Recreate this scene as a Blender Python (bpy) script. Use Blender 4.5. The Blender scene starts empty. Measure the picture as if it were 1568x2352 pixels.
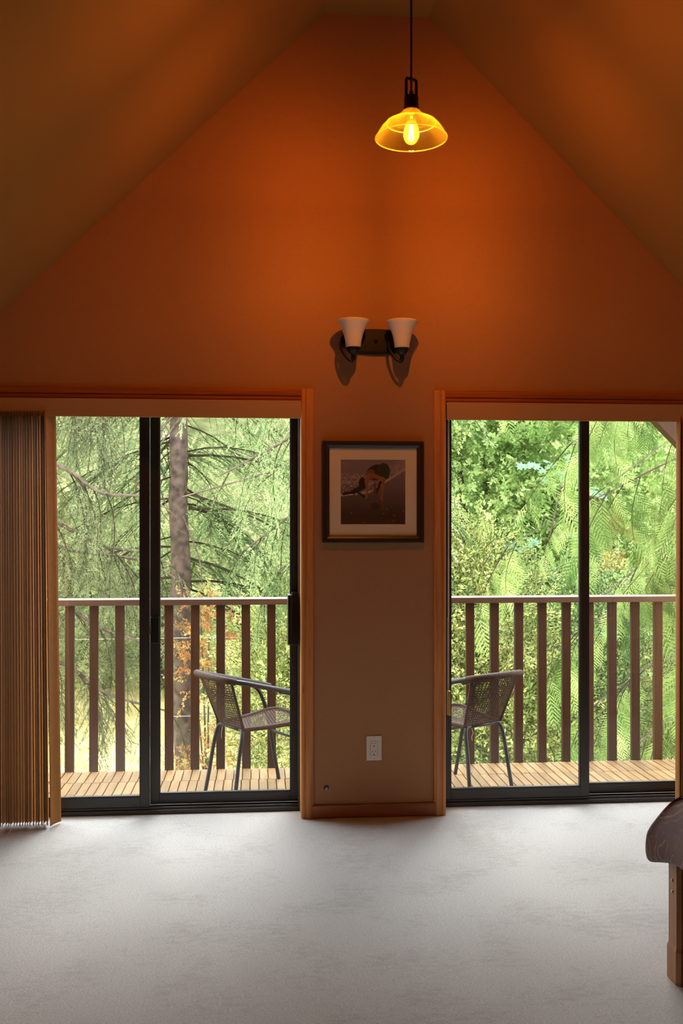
import bpy, math, random
import numpy as np
from mathutils import Vector, Matrix

random.seed(7)
rng = np.random.default_rng(11)
SC = bpy.context.scene
COL = SC.collection
R = math.radians

# ------------------------------------------------------------------ camera
cd = bpy.data.cameras.new('camera'); cam = bpy.data.objects.new('camera', cd); COL.objects.link(cam)
cd.sensor_fit = 'VERTICAL'; cd.sensor_height = 36.0; cd.sensor_width = 24.0
cd.lens = 35.0; cd.shift_y = 24 / 2352; cd.clip_start = 0.05; cd.clip_end = 300
cam.location = (0, 0, 1.486); cam.rotation_euler = (R(90), 0, -math.atan(199 / 2287))
SC.camera = cam

# ------------------------------------------------------------------ world (bright overcast sky), exposure
w = bpy.data.worlds.new('sky'); SC.world = w; w.use_nodes = True
wt = w.node_tree; wt.nodes.clear()
wo = wt.nodes.new('ShaderNodeOutputWorld'); wb = wt.nodes.new('ShaderNodeBackground')
wb.inputs['Color'].default_value = (0.90, 0.97, 1.0, 1); wb.inputs['Strength'].default_value = 8.0
wt.links.new(wb.outputs[0], wo.inputs['Surface'])

def sun(name, strength, color, elev, azim, angle):
    l = bpy.data.lights.new(name, 'SUN'); l.energy = strength; l.color = color; l.angle = R(angle)
    o = bpy.data.objects.new(name, l); COL.objects.link(o)
    d = Vector((math.sin(R(azim)) * math.cos(R(elev)), math.cos(R(azim)) * math.cos(R(elev)), math.sin(R(elev))))
    o.rotation_euler = d.to_track_quat('Z', 'Y').to_euler(); o.location = d * 40
    return o
sun('veiled_sun', 4.7, (1, 0.985, 0.95), 42, 10, 30)

# portals only guide the sampling of the sky through the two door openings; they give off no light
def portal(x0, x1, z0, z1, y):
    l = bpy.data.lights.new('door_portal', 'AREA'); l.shape = 'RECTANGLE'; l.size = x1 - x0; l.size_y = z1 - z0
    l.cycles.is_portal = True
    o = bpy.data.objects.new('door_portal', l); COL.objects.link(o)
    o.location = ((x0 + x1) / 2, y, (z0 + z1) / 2); o.rotation_euler = (R(-90), 0, 0)
portal(-1.33, 0.24, 0.0, 2.1, 5.23); portal(0.96, 2.51, 0.0, 2.1, 5.23)

vs = SC.view_settings
vs.view_transform = 'Standard'; vs.look = 'None'; vs.exposure = 0.0; vs.gamma = 1.0; vs.use_curve_mapping = False
SC.cycles.use_denoising = True
SC.cycles.max_bounces = 14; SC.cycles.transparent_max_bounces = 24; SC.cycles.diffuse_bounces = 6
SC.cycles.caustics_reflective = False; SC.cycles.caustics_refractive = False
SC.cycles.sample_clamp_indirect = 6.0

# ------------------------------------------------------------------ materials
def srgb(r, g, b):
    f = lambda c: c / 12.92 if c <= 0.04045 else ((c + 0.055) / 1.055) ** 2.4
    return (f(r / 255), f(g / 255), f(b / 255), 1)

class NT:
    def __init__(s, name):
        s.m = bpy.data.materials.new(name); s.m.use_nodes = True
        s.t = s.m.node_tree; s.t.nodes.clear(); s.out = s.n('OutputMaterial')
    def n(s, kind, **kw):
        o = s.t.nodes.new('ShaderNode' + kind)
        for k, v in kw.items():
            if k in o.inputs: o.inputs[k].default_value = v
            else: setattr(o, k, v)
        return o
    def l(s, a, b): s.t.links.new(a, b)
    def ramp(s, fac, stops):
        r = s.n('ValToRGB'); el = r.color_ramp.elements
        while len(el) < len(stops): el.new(0.5)
        for e, (p, c) in zip(el, stops): e.position = p; e.color = c if len(c) == 4 else (*c, 1)
        s.l(fac, r.inputs[0]); return r.outputs[0]
    def done(s, sh): s.l(sh, s.out.inputs['Surface']); return s.m

def plain(name, c, rough=0.6, metal=0.0, spec=0.5, bump=0.0, bscale=200.0, var=0.0, vscale=8.0):
    t = NT(name); b = t.n('BsdfPrincipled'); b.inputs['Roughness'].default_value = rough
    b.inputs['Metallic'].default_value = metal; b.inputs['Specular IOR Level'].default_value = spec
    c = c if len(c) == 4 else (*c, 1)
    tc = t.n('TexCoord')
    if var > 0:
        nz = t.n('TexNoise', Scale=vscale, Detail=4.0); t.l(tc.outputs['Object'], nz.inputs['Vector'])
        lo = tuple(x * (1 - var) for x in c[:3]); hi = tuple(min(1, x * (1 + var)) for x in c[:3])
        t.l(t.ramp(nz.outputs[0], [(0.3, lo), (0.7, hi)]), b.inputs['Base Color'])
    else: b.inputs['Base Color'].default_value = c
    if bump > 0:
        n2 = t.n('TexNoise', Scale=bscale, Detail=3.0); t.l(tc.outputs['Object'], n2.inputs['Vector'])
        bp = t.n('Bump', Strength=bump, Distance=0.002); t.l(n2.outputs[0], bp.inputs['Height']); t.l(bp.outputs[0], b.inputs['Normal'])
    return t.done(b.outputs[0])

def wood(name, dark, light, scale=(1, 1, 1), rough=0.5, ring=10.0, rnd=0.0, spec=0.35, knots=False):
    """grain runs along the axis with the smallest scale factor"""
    t = NT(name); b = t.n('BsdfPrincipled', Roughness=rough); b.inputs['Specular IOR Level'].default_value = spec
    tc = t.n('TexCoord'); mp = t.n('Mapping'); mp.inputs['Scale'].default_value = scale
    oi = t.n('ObjectInfo')
    va = t.n('VectorMath', operation='ADD'); t.l(tc.outputs['Object'], va.inputs[0])
    cm = t.n('CombineXYZ'); ml = t.n('Math', operation='MULTIPLY'); ml.inputs[1].default_value = 37.0
    t.l(oi.outputs['Random'], ml.inputs[0]); 
    for i in range(3): t.l(ml.outputs[0], cm.inputs[i])
    t.l(cm.outputs[0], va.inputs[1]); t.l(va.outputs[0], mp.inputs['Vector'])
    nz = t.n('TexNoise', Scale=ring, Detail=5.0, Roughness=0.65, Distortion=0.6); t.l(mp.outputs[0], nz.inputs['Vector'])
    col = t.ramp(nz.outputs[0], [(0.28, dark), (0.72, light)])
    if rnd > 0:
        hv = t.n('HueSaturation'); t.l(col, hv.inputs['Color'])
        mr = t.n('MapRange'); mr.inputs['To Min'].default_value = 1 - rnd; mr.inputs['To Max'].default_value = 1 + rnd
        t.l(oi.outputs['Random'], mr.inputs[0]); t.l(mr.outputs[0], hv.inputs['Value']); col = hv.outputs[0]
    if knots:
        vo = t.n('TexVoronoi', Scale=1.3); mp2 = t.n('Mapping'); mp2.inputs['Scale'].default_value = (6, 6, 1.6)
        t.l(va.outputs[0], mp2.inputs['Vector']); t.l(mp2.outputs[0], vo.inputs['Vector'])
        k = t.ramp(vo.outputs['Distance'], [(0.03, (0, 0, 0)), (0.075, (1, 1, 1))])
        mx = t.n('MixRGB'); mx.inputs[1].default_value = (dark[0] * .25, dark[1] * .2, dark[2] * .2, 1); t.l(k, mx.inputs[0]); t.l(col, mx.inputs[2]); col = mx.outputs[0]
    t.l(col, b.inputs['Base Color'])
    bp = t.n('Bump', Strength=0.15, Distance=0.002); t.l(nz.outputs[0], bp.inputs['Height']); t.l(bp.outputs[0], b.inputs['Normal'])
    return t.done(b.outputs[0])

def pane_mat(name, base=0.03, dust=0.0, tint=(1, 1, 1), dustcol=(0.8, 0.8, 0.75), edge=0.9, trans=False, dust_edge=0.0):
    t = NT(name); tr = t.n('BsdfTransparent'); tr.inputs[0].default_value = (*tint, 1)
    gl = t.n('BsdfGlossy', Roughness=0.02); gl.inputs['Color'].default_value = (1, 1, 1, 1)
    lw = t.n('LayerWeight'); pw = t.n('Math', operation='POWER'); pw.inputs[1].default_value = 4.0
    t.l(lw.outputs['Facing'], pw.inputs[0])
    ma = t.n('Math', operation='MULTIPLY_ADD'); ma.inputs[1].default_value = edge; ma.inputs[2].default_value = base
    t.l(pw.outputs[0], ma.inputs[0])
    body = tr.outputs[0]
    if dust > 0:
        df = t.n('BsdfTranslucent' if trans else 'BsdfDiffuse'); df.inputs['Color'].default_value = (*dustcol, 1)
        d2 = t.n('BsdfDiffuse'); d2.inputs['Color'].default_value = (*dustcol, 1)
        m0 = t.n('MixShader'); m0.inputs[0].default_value = 0.5; t.l(df.outputs[0], m0.inputs[1]); t.l(d2.outputs[0], m0.inputs[2])
        m1 = t.n('MixShader'); m1.inputs[0].default_value = dust
        if dust_edge > 0:
            de = t.n('Math', operation='MULTIPLY_ADD'); p2 = t.n('Math', operation='POWER'); p2.inputs[1].default_value = 2.0; t.l(lw.outputs['Facing'], p2.inputs[0])
            de.inputs[1].default_value = dust_edge; de.inputs[2].default_value = dust; t.l(p2.outputs[0], de.inputs[0]); t.l(de.outputs[0], m1.inputs[0])
        t.l(body, m1.inputs[1]); t.l(m0.outputs[0], m1.inputs[2]); body = m1.outputs[0]
    mx = t.n('MixShader'); t.l(ma.outputs[0], mx.inputs[0]); t.l(body, mx.inputs[1]); t.l(gl.outputs[0], mx.inputs[2])
    return t.done(mx.outputs[0])

def leaf_mat(name, stops, trans=0.35, gloss=0.0):
    t = NT(name); at = t.n('Attribute', attribute_name='tint')
    col = t.ramp(at.outputs['Fac'], stops)
    d = t.n('BsdfDiffuse'); tl = t.n('BsdfTranslucent'); t.l(col, d.inputs[0])
    hs = t.n('HueSaturation', Saturation=0.9, Value=1.1); t.l(col, hs.inputs['Color']); t.l(hs.outputs[0], tl.inputs[0])
    m = t.n('MixShader'); m.inputs[0].default_value = trans; t.l(d.outputs[0], m.inputs[1]); t.l(tl.outputs[0], m.inputs[2])
    sh = m.outputs[0]
    if gloss > 0:
        g = t.n('BsdfGlossy', Roughness=0.45); m2 = t.n('MixShader'); m2.inputs[0].default_value = gloss
        t.l(sh, m2.inputs[1]); t.l(g.outputs[0], m2.inputs[2]); sh = m2.outputs[0]
    return t.done(sh)

def emis(name, c, s):
    t = NT(name); e = t.n('Emission', Strength=s); e.inputs[0].default_value = (*c, 1); return t.done(e.outputs[0])

M = {}
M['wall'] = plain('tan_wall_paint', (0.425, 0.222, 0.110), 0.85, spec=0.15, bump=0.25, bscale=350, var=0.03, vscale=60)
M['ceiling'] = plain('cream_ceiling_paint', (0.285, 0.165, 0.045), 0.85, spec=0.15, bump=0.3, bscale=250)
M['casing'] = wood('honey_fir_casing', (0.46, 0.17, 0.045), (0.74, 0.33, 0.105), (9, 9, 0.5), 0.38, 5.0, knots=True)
M['casing_h_shaded'] = wood('honey_fir_shaded_casing', (0.26, 0.075, 0.018), (0.42, 0.14, 0.04), (0.5, 9, 9), 0.38, 5.0)  # weaker light on the head casing is put into this darker wood colour
M['bronze'] = plain('bronze_aluminium', (0.045, 0.038, 0.035), 0.42, metal=0.3, spec=0.5, bump=0.1, bscale=500)
M['black'] = plain('oil_rubbed_black_metal', (0.012, 0.009, 0.009), 0.4, metal=0.4)
M['black_plastic'] = plain('black_plastic', (0.012, 0.012, 0.013), 0.35)
M['pane'] = pane_mat('clear_pane', 0.02, 0.012)
M['pane_dusty'] = pane_mat('dusty_pane', 0.045, 0.035)
M['fabric'] = plain('tan_blind_fabric', (0.34, 0.148, 0.044), 0.8, spec=0.15, bump=0.3, bscale=400, var=0.06, vscale=30)
M['valance'] = plain('tan_valance', (0.48, 0.29, 0.15), 0.6, spec=0.2, bump=0.1, bscale=300)
M['cream'] = plain('cream_plastic', (0.74, 0.68, 0.58), 0.4)
M['slot'] = plain('dark_slot', (0.01, 0.01, 0.01), 0.6)
M['steel'] = plain('nickel_steel', (0.5, 0.47, 0.42), 0.3, metal=1.0)
M['brass'] = plain('brass', (0.55, 0.36, 0.12), 0.3, metal=1.0)
M['deck'] = wood('acacia_deck_slat', (0.207, 0.116, 0.040), (0.333, 0.214, 0.092), (7, 0.7, 7), 0.6, 6.0, rnd=0.22, spec=0.2)
M['under'] = plain('dark_deck_base', (0.03, 0.022, 0.016), 0.9)
M['rail'] = wood('brown_stained_railing', (0.037, 0.0138, 0.0045), (0.070, 0.030, 0.0112), (8, 8, 0.6), 0.7, 7.0, rnd=0.15, spec=0.2)
M['rail_h'] = wood('brown_stained_top_rail', (0.060, 0.028, 0.014), (0.105, 0.052, 0.028), (0.6, 8, 8), 0.4, 7.0, spec=0.6)
M['rattan'] = plain('brown_rattan', (0.062, 0.035, 0.024), 0.6, spec=0.12, var=0.35, vscale=90)
M['chair_metal'] = plain('dark_grey_steel_tube', (0.016, 0.016, 0.018), 0.38, metal=0.1, spec=0.35)
M['bedwood'] = wood('oiled_cherry', (0.33, 0.14, 0.055), (0.50, 0.245, 0.105), (8, 8, 0.5), 0.4, 6.0)
M['shaded_wood'] = wood('underbed_shade_wood', (0.020, 0.006, 0.003), (0.045, 0.014, 0.006), (8, 8, 0.5), 0.5, 6.0)  # the shade under the bed is put into the colour of its rails
M['white_glass'] = plain('frosted_white_glass', (0.80, 0.74, 0.66), 0.35)
M['bulb_glass'] = pane_mat('amber_bulb_glass', 0.03, 0.012, (1.0, 0.88, 0.6), (0.8, 0.75, 0.2), 0.5, True)
M['shade_glass'] = pane_mat('clear_shade_glass', 0.03, 0.004, (0.90, 0.84, 0.66), (0.8, 1.0, 0.25), 0.4, True, 0.075)
M['neck_glass'] = pane_mat('light_dimming_neck_glass', 0.04, 0.012, (0.52, 0.45, 0.30), (0.8, 1.0, 0.25), 0.4, True, 0.05)  # tint added to weaken the light the lamp throws upward
M['rim_glass'] = pane_mat('thick_rim_glass', 0.10, 0.20, (0.75, 0.66, 0.42), (0.9, 1.0, 0.25), 0.5, True)
LAMPCOL = (1.0, 0.31, 0.045)
M['filament'] = emis('glowing_filament', LAMPCOL, 4300.0)
M['bark'] = plain('fir_bark', (0.085, 0.060, 0.047), 0.95, spec=0.1, bump=1.0, bscale=22, var=0.55, vscale=9)
M['bark2'] = plain('grey_branch_bark', (0.105, 0.080, 0.058), 0.95, spec=0.1, var=0.5, vscale=14)
M['twig'] = plain('brown_twig', (0.050, 0.042, 0.022), 0.95, spec=0.1, var=0.4, vscale=6)

# ------------------------------------------------------------------ mesh helpers
class MB:
    def __init__(s): s.v = []; s.f = []
    def box(s, x0, x1, y0, y1, z0, z1, mat=None):
        c = [(x0, y0, z0), (x1, y0, z0), (x1, y1, z0), (x0, y1, z0), (x0, y0, z1), (x1, y0, z1), (x1, y1, z1), (x0, y1, z1)]
        if mat is not None: c = [tuple(mat @ Vector(p)) for p in c]
        n = len(s.v); s.v += c
        s.f += [tuple(n + i for i in q) for q in ((0, 3, 2, 1), (4, 5, 6, 7), (0, 1, 5, 4), (1, 2, 6, 5), (2, 3, 7, 6), (3, 0, 4, 7))]
        return s
    def prism(s, poly, axis, a, b):
        """poly of 2-D points (the two other axes in x,y,z order) pushed along axis from a to b"""
        n = len(s.v); k = len(poly)
        for t in (a, b):
            for p in poly:
                q = list(p); q.insert(axis, t); s.v.append(tuple(q))
        for i in range(k): j = (i + 1) % k; s.f.append((n + i, n + j, n + k + j, n + k + i))
        s.f.append(tuple(n + i for i in range(k))[::-1]); s.f.append(tuple(n + k + i for i in range(k)))
        return s
    def tube(s, pts, r, seg=8, closed=False, caps=True):
        pts = [Vector(p) for p in pts]; N = len(pts); rr = r if hasattr(r, '__len__') else [r] * N
        n0 = len(s.v); up = None
        for i, p in enumerate(pts):
            if closed: d = pts[(i + 1) % N] - pts[i - 1]
            else: d = pts[min(i + 1, N - 1)] - pts[max(i - 1, 0)]
            d.normalize()
            if up is None: up = d.orthogonal().normalized()
            else:
                up = up - d * up.dot(d)
                up = up.normalized() if up.length > 1e-6 else d.orthogonal().normalized()
            sd = d.cross(up)
            for k in range(seg):
                a = 2 * math.pi * k / seg
                s.v.append(tuple(p + (up * math.cos(a) + sd * math.sin(a)) * rr[i]))
        for i in range(N if closed else N - 1):
            j = (i + 1) % N
            for k in range(seg):
                l = (k + 1) % seg
                s.f.append((n0 + i * seg + k, n0 + i * seg + l, n0 + j * seg + l, n0 + j * seg + k))
        if caps and not closed:
            s.f.append(tuple(n0 + k for k in range(seg))[::-1]); s.f.append(tuple(n0 + (N - 1) * seg + k for k in range(seg)))
        return s
    def lathe(s, prof, seg=32, c=(0, 0, 0)):
        n0 = len(s.v); K = len(prof)
        for (r, z) in prof:
            for k in range(seg):
                a = 2 * math.pi * k / seg; s.v.append((c[0] + r * math.cos(a), c[1] + r * math.sin(a), c[2] + z))
        for i in range(K - 1):
            for k in range(seg):
                l = (k + 1) % seg; s.f.append((n0 + i * seg + k, n0 + i * seg + l, n0 + (i + 1) * seg + l, n0 + (i + 1) * seg + k))
        return s
    def build(s, name, mat, parent=None, smooth=False, bevel=0.0, loc=None):
        me = bpy.data.meshes.new(name); me.from_pydata(s.v, [], s.f); me.update()
        me.materials.append(mat)
        if smooth: me.shade_smooth() if hasattr(me, 'shade_smooth') else None
        if smooth: me.polygons.foreach_set('use_smooth', [True] * len(me.polygons))
        o = bpy.data.objects.new(name, me); COL.objects.link(o)
        if parent is not None: o.parent = parent
        if loc is not None: o.location = loc
        if bevel > 0:
            b = o.modifiers.new('b', 'BEVEL'); b.width = bevel; b.segments = 2; b.limit_method = 'ANGLE'
        return o

def smooth_path(pts, n=8, closed=False):
    P = [Vector(p) for p in pts]; out = []; N = len(P)
    rngi = range(N if closed else N - 1)
    for i in rngi:
        if closed: a, b, c, d = P[i - 1], P[i], P[(i + 1) % N], P[(i + 2) % N]
        else: a, b, c, d = P[max(i - 1, 0)], P[i], P[i + 1], P[min(i + 2, N - 1)]
        for k in range(n):
            t = k / n
            out.append(0.5 * ((2 * b) + (c - a) * t + (2 * a - 5 * b + 4 * c - d) * t * t + (3 * b - 3 * c + d - a) * t ** 3))
    if not closed: out.append(P[-1])
    return out

def empty(name, loc=(0, 0, 0), rz=0.0, parent=None):
    o = bpy.data.objects.new(name, None); COL.objects.link(o); o.location = loc; o.rotation_euler = (0, 0, rz); o.empty_display_size = 0.1
    if parent is not None: o.parent = parent
    return o
def tag(o, label=None, cat=None, group=None, kind=None):
    if label: o['label'] = label
    if cat: o['category'] = cat
    if group: o['group'] = group
    if kind: o['kind'] = kind
    return o
def struct(o, label=None): return tag(o, label, None, None, 'structure')
def box(name, mat, b, parent=None, bevel=0.0): return MB().box(*b).build(name, mat, parent, bevel=bevel)
def copy_tree(o, parent=None):
    c = o.copy(); COL.objects.link(c); c.parent = parent
    for ch in list(o.children): copy_tree(ch, c)
    return c

# ------------------------------------------------------------------ the room
YW = 5.0; YO = 5.24                      # inner and outer face of the gable wall
XL, XR, YB = -2.45, 3.70, -3.2           # side walls and back wall
RL, RR, ZR = 0.349, 0.881, 4.05          # flat strip of the ridge
SL, SR = 0.966, 1.007
zl = ZR - (RL - XL) * SL; zr = ZR - (XR - RR) * SR
def roof(x): return ZR - max(0, (RL - x) * SL, (x - RR) * SR)
D1 = (-1.33, 0.235); D2 = (0.961, 2.51); ZH = 2.10   # door openings

g = MB()
def wallpoly(xs, zb, a=YW, b=YO):
    xs = sorted(xs); poly = [(x, zb) for x in (xs[0], xs[-1])] + [(x, roof(x)) for x in reversed(xs)]
    g.prism(poly, 1, a, b)
wallpoly([XL - .15, D1[0]], 0); wallpoly([D1[1], RL, RR, D2[0]], 0); wallpoly([D2[1], XR + .15], 0)
wallpoly([D1[0], D1[1]], ZH); wallpoly([D2[0], D2[1]], ZH)
struct(g.build('wall_front', M['wall']), 'tan painted gable wall between and above the two sliding doors')
struct(MB().box(XL - .15, XL, YB, YW, 0, zl + .1).build('wall_left', M['wall']))
struct(MB().box(XR, XR + .15, YB, YW, 0, zr + .1).build('wall_right', M['wall']))
g = MB(); wallpoly([XL - .15, RL, RR, XR + .15], 0, YB - .15, YB); struct(g.build('wall_back', M['wall']))
T = 0.16
def slab(x0, z0, x1, z1): return [(x0, z0), (x1, z1), (x1, z1 + T), (x0, z0 + T)]
ce = empty('ceiling', (0, 0, 0)); struct(ce, 'cream vaulted ceiling of two slopes and a flat ridge strip')
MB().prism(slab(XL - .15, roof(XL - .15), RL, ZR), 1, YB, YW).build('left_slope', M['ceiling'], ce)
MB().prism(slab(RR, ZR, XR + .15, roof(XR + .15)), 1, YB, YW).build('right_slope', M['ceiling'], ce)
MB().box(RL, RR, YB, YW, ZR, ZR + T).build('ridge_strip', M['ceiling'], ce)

def carpet():
    t = NT('grey_beige_carpet'); b = t.n('BsdfPrincipled', Roughness=0.95); b.inputs['Specular IOR Level'].default_value = 0.1
    b.inputs['Sheen Weight'].default_value = 0.15
    tc = t.n('TexCoord'); n1 = t.n('TexNoise', Scale=230.0, Detail=4.0, Roughness=0.7); n2 = t.n('TexNoise', Scale=3.2, Detail=5.0)
    mp = t.n('Mapping'); mp.inputs['Scale'].default_value = (0.5, 1.0, 1); t.l(tc.outputs['Object'], mp.inputs[0])
    t.l(mp.outputs[0], n1.inputs['Vector']); t.l(tc.outputs['Object'], n2.inputs['Vector'])
    c1 = t.ramp(n1.outputs[0], [(0.30, (0.465, 0.458, 0.44)), (0.70, (0.752, 0.76, 0.742))])
    n3 = t.n('TexNoise', Scale=42.0, Detail=5.0, Roughness=0.75); t.l(mp.outputs[0], n3.inputs['Vector'])
    ad = t.n('Math', operation='ADD'); t.l(n2.outputs[0], ad.inputs[0]); t.l(n3.outputs[0], ad.inputs[1])
    c2 = t.ramp(ad.outputs[0], [(0.75, (0.84, 0.83, 0.815)), (1.25, (1, 1, 1))])
    mx = t.n('MixRGB', blend_type='MULTIPLY'); mx.inputs[0].default_value = 1; t.l(c1, mx.inputs[1]); t.l(c2, mx.inputs[2])
    t.l(mx.outputs[0], b.inputs['Base Color'])
    bp = t.n('Bump', Strength=0.8, Distance=0.006); t.l(n1.outputs[0], bp.inputs['Height']); t.l(bp.outputs[0], b.inputs['Normal'])
    return t.done(b.outputs[0])
M['carpet'] = carpet()
struct(MB().box(XL - .15, XR + .15, YB - .15, 5.13, -0.15, 0).build('floor', M['carpet']), 'pale grey beige carpet')
struct(box('baseboard_front', M['casing_h_shaded'], (0.288, 0.915, YW - .016, YW, 0, 0.066), bevel=0.004), 'stained wooden baseboard between the two doors')
struct(box('baseboard_left', M['casing_h_shaded'], (XL, XL + .016, YB, YW, 0, 0.066)))
struct(box('baseboard_right', M['casing_h_shaded'], (XR - .016, XR, YB, YW, 0, 0.066)))

# casings (moulded profile: x across, y out of the wall)
PROF = [(0, 0), (0, -.012), (.006, -.017), (.016, -.017), (.019, -.013), (.022, -.013), (.026, -.019), (.046, -.019), (.054, -.014), (.060, -.011), (.060, 0)]
def trim(n, d, label):
    t = empty(f'trim_{n}', (d[0], YW, 0)); struct(t, label)
    x0, x1 = d; W = 0.058
    MB().prism([(x1 - x0 - .004 + a, b) for a, b in PROF], 2, 0, ZH + .055).build('side_casing', M['casing'], t)
    MB().prism([(.004 - a, b) for a, b in PROF][::-1], 2, 0, ZH + .055).build('side_casing', M['casing'], t)
    MB().prism([(b, ZH - .004 + a) for a, b in PROF], 0, .004, x1 - x0 - .004).build('head_casing', M['casing_h_shaded'], t)
    # wooden jamb lining of the reveal
    MB().box(0, .004, .0, .13, 0, ZH).build('jamb_lining', M['casing'], t)
    MB().box(x1 - x0 - .004, x1 - x0, .0, .13, 0, ZH).build('jamb_lining', M['casing'], t)
    MB().box(0.004, x1 - x0 - .004, .0, .13, ZH - .004, ZH).build('head_lining', M['casing_h_shaded'], t)
    return t
trim(1, D1, 'honey stained wood casing around the left sliding door')
trim(2, D2, 'honey stained wood casing around the right sliding door, scuffed at its foot')

# sliding doors
def door(n, d, xm, front_left, label):
    x0, x1 = d; r = empty(f'door_{n}', (x0, 5.13, 0)); struct(r, label)
    X = lambda v: v - x0
    f = MB()
    f.box(0, X(x1), 0.0, .11, -.02, .022).box(0, X(x1), 0.012, .022, .022, .034).box(0, X(x1), .056, .064, .022, .032)
    f.box(0, X(x1), 0, .11, ZH - .032, ZH).box(0, .012, 0, .11, .02, ZH - .032).box(X(x1) - .012, X(x1), 0, .11, .02, ZH - .032)
    f.build('frame', M['bronze'], r, bevel=.002)
    def panel(a, b, y, rail, mat, name='sliding_panel'):
        p = MB()
        p.box(X(a), X(a) + .046, y, y + .03, .034, ZH - .03).box(X(b) - .046, X(b), y, y + .03, .034, ZH - .03)
        p.box(X(a) + .046, X(b) - .046, y + .001, y + .029, .034, .034 + rail)
        p.box(X(a) + .046, X(b) - .046, y + .001, y + .029, ZH - .062, ZH - .03)
        o = p.build(name, M['bronze'], r, bevel=.002)
        gl = MB().box(X(a) + .044, X(b) - .044, y + .012, y + .018, .036 + rail - .006, ZH - .058).build('glass', mat, o)
        bd = MB()   # glazing bead
        for (u0, u1, v0, v1) in ((X(a) + .046, X(b) - .046, .034 + rail, .040 + rail), (X(a) + .046, X(a) + .051, .034 + rail, ZH - .062), (X(b) - .051, X(b) - .046, .034 + rail, ZH - .062)):
            bd.box(u0, u1, y + .004, y + .026, v0, v1)
        bd.build('glazing_bead', M['black_plastic'], o)
        return o
    lf = panel(x0 + .014, xm + .023, .014 if front_left else .058, .052, M['pane_dusty'] if n == 1 else M['pane'])
    rt = panel(xm - .023 + (.0445 if n == 1 else .012), x1 - .014 + .012 * (n == 1), .058 if front_left else .014, .052, M['pane'] if n == 1 else M['pane_dusty'])
    return r, lf, rt, X
d1, d1l, d1r, X1 = door(1, D1, -0.558, True, 'left sliding glass door in dark bronze frame, black pull handle at its right edge')
d2, d2l, d2r, X2 = door(2, D2, 1.742, True, 'right sliding glass door in dark bronze frame')
h = MB().box(X1(.168), X1(.192), -.038, .058, .86, 1.115).box(X1(.19), X1(.235), .02, .058, .85, 1.125)
h.build('pull_handle', M['black_plastic'], d1r, bevel=.004)
MB().box(X1(-.535), X1(-.49), .045, .058, .865, 1.0).build('latch', M['black_plastic'], d1r, bevel=.003)
MB().box(X1(-.537), X1(-.53), .042, .058, .915, .955).build('latch_tongue', M['steel'], d1r)

# ------------------------------------------------------------------ vertical blinds
def slat(x_t, x_b, rot, zt, zb, w=.089, y=4.985):
    """a single hanging fabric slat, slightly cupped, leaning from x_t at the top to x_b at the bottom"""
    m = MB(); cols = 7; rows = 6
    for i in range(rows + 1):
        f = i / rows; z = zt + (zb - zt) * f; xc = x_t + (x_b - x_t) * f
        for k in range(cols):
            u = k / (cols - 1) - .5; bow = .007 * (1 - 4 * u * u)
            ca, sa = math.cos(rot), math.sin(rot)
            for s in (-.0009, .0009):
                px, py = u * w, bow + s
                m.v.append((xc + px * ca - py * sa, y + px * sa + py * ca, z))
    C = cols * 2
    for i in range(rows):
        for k in range(cols - 1):
            a = i * C + 2 * k
            m.f += [(a, a + 2, a + 2 + C, a + C), (a + 1 + C, a + 3 + C, a + 3, a + 1)]
        a = i * C; m.f.append((a, a + C, a + C + 1, a + 1)); a += C - 2; m.f.append((a + 1, a + C + 1, a + C, a))
    return m
def blind(d, label, slats, cord):
    r = empty('vertical_blind', (0, 0, 0)); tag(r, label, 'blind')
    MB().box(d[0] + .006, d[1] - .006, 4.962, 4.976, 2.005, ZH - .006).box(d[0] + .006, d[1] - .006, 4.976, 5.0, ZH - .016, ZH - .006).build('valance', M['valance'], r, bevel=.002)
    MB().box(d[0] + .01, d[1] - .01, 5.005, 5.045, ZH - .045, ZH - .006).build('head_rail', M['bronze'], r)
    for s in slats: slat(*s).build('slat', M['fabric'], r, smooth=True)
    return r
sl = []
for i in range(25):
    x = -1.318 + i * .0122
    sl.append((x, x + .016 * i / 24 + random.uniform(-.002, .002), R(95 + random.uniform(-4, 4)), 2.03, .012, .089, 4.985 + random.uniform(-.004, .004)))
sl.append((-.998, -.972, R(66), 2.03, .008, .089, 4.985))
b1 = blind(D1, 'tan vertical blind drawn into a tight stack at the left door', sl, None)
sl = [(2.192 + i * .0125, 2.186 + i * .0125, R(82 + random.uniform(-4, 4)), 2.03, .012, .089, 5.0) for i in range(25)]
b2 = blind(D2, 'tan vertical blind drawn aside at the far side of the right door', sl, None)
# bead chain and cord with tassel weight by the middle casing
ch = MB()
for k in range(180):
    ch.lathe([(0.0001, -.0022), (.0022, 0), (.0001, .0022)], 6, (.985, 5.03, 2.02 - k * .0058))
tag(ch.build('bead_chain', M['cream'], b2), 'white bead control chain')
MB().tube([(.990, 5.03, 2.02), (.989, 5.03, .62)], .0012, 5).tube([(.9835, 5.03, 1.0), (.9835, 5.03, .62)], .0012, 5).build('cord', M['cream'], b2)
MB().box(.980, .996, 5.016, 5.04, .50, .625).build('cord_weight', M['brass'], b2, bevel=.003)

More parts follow.
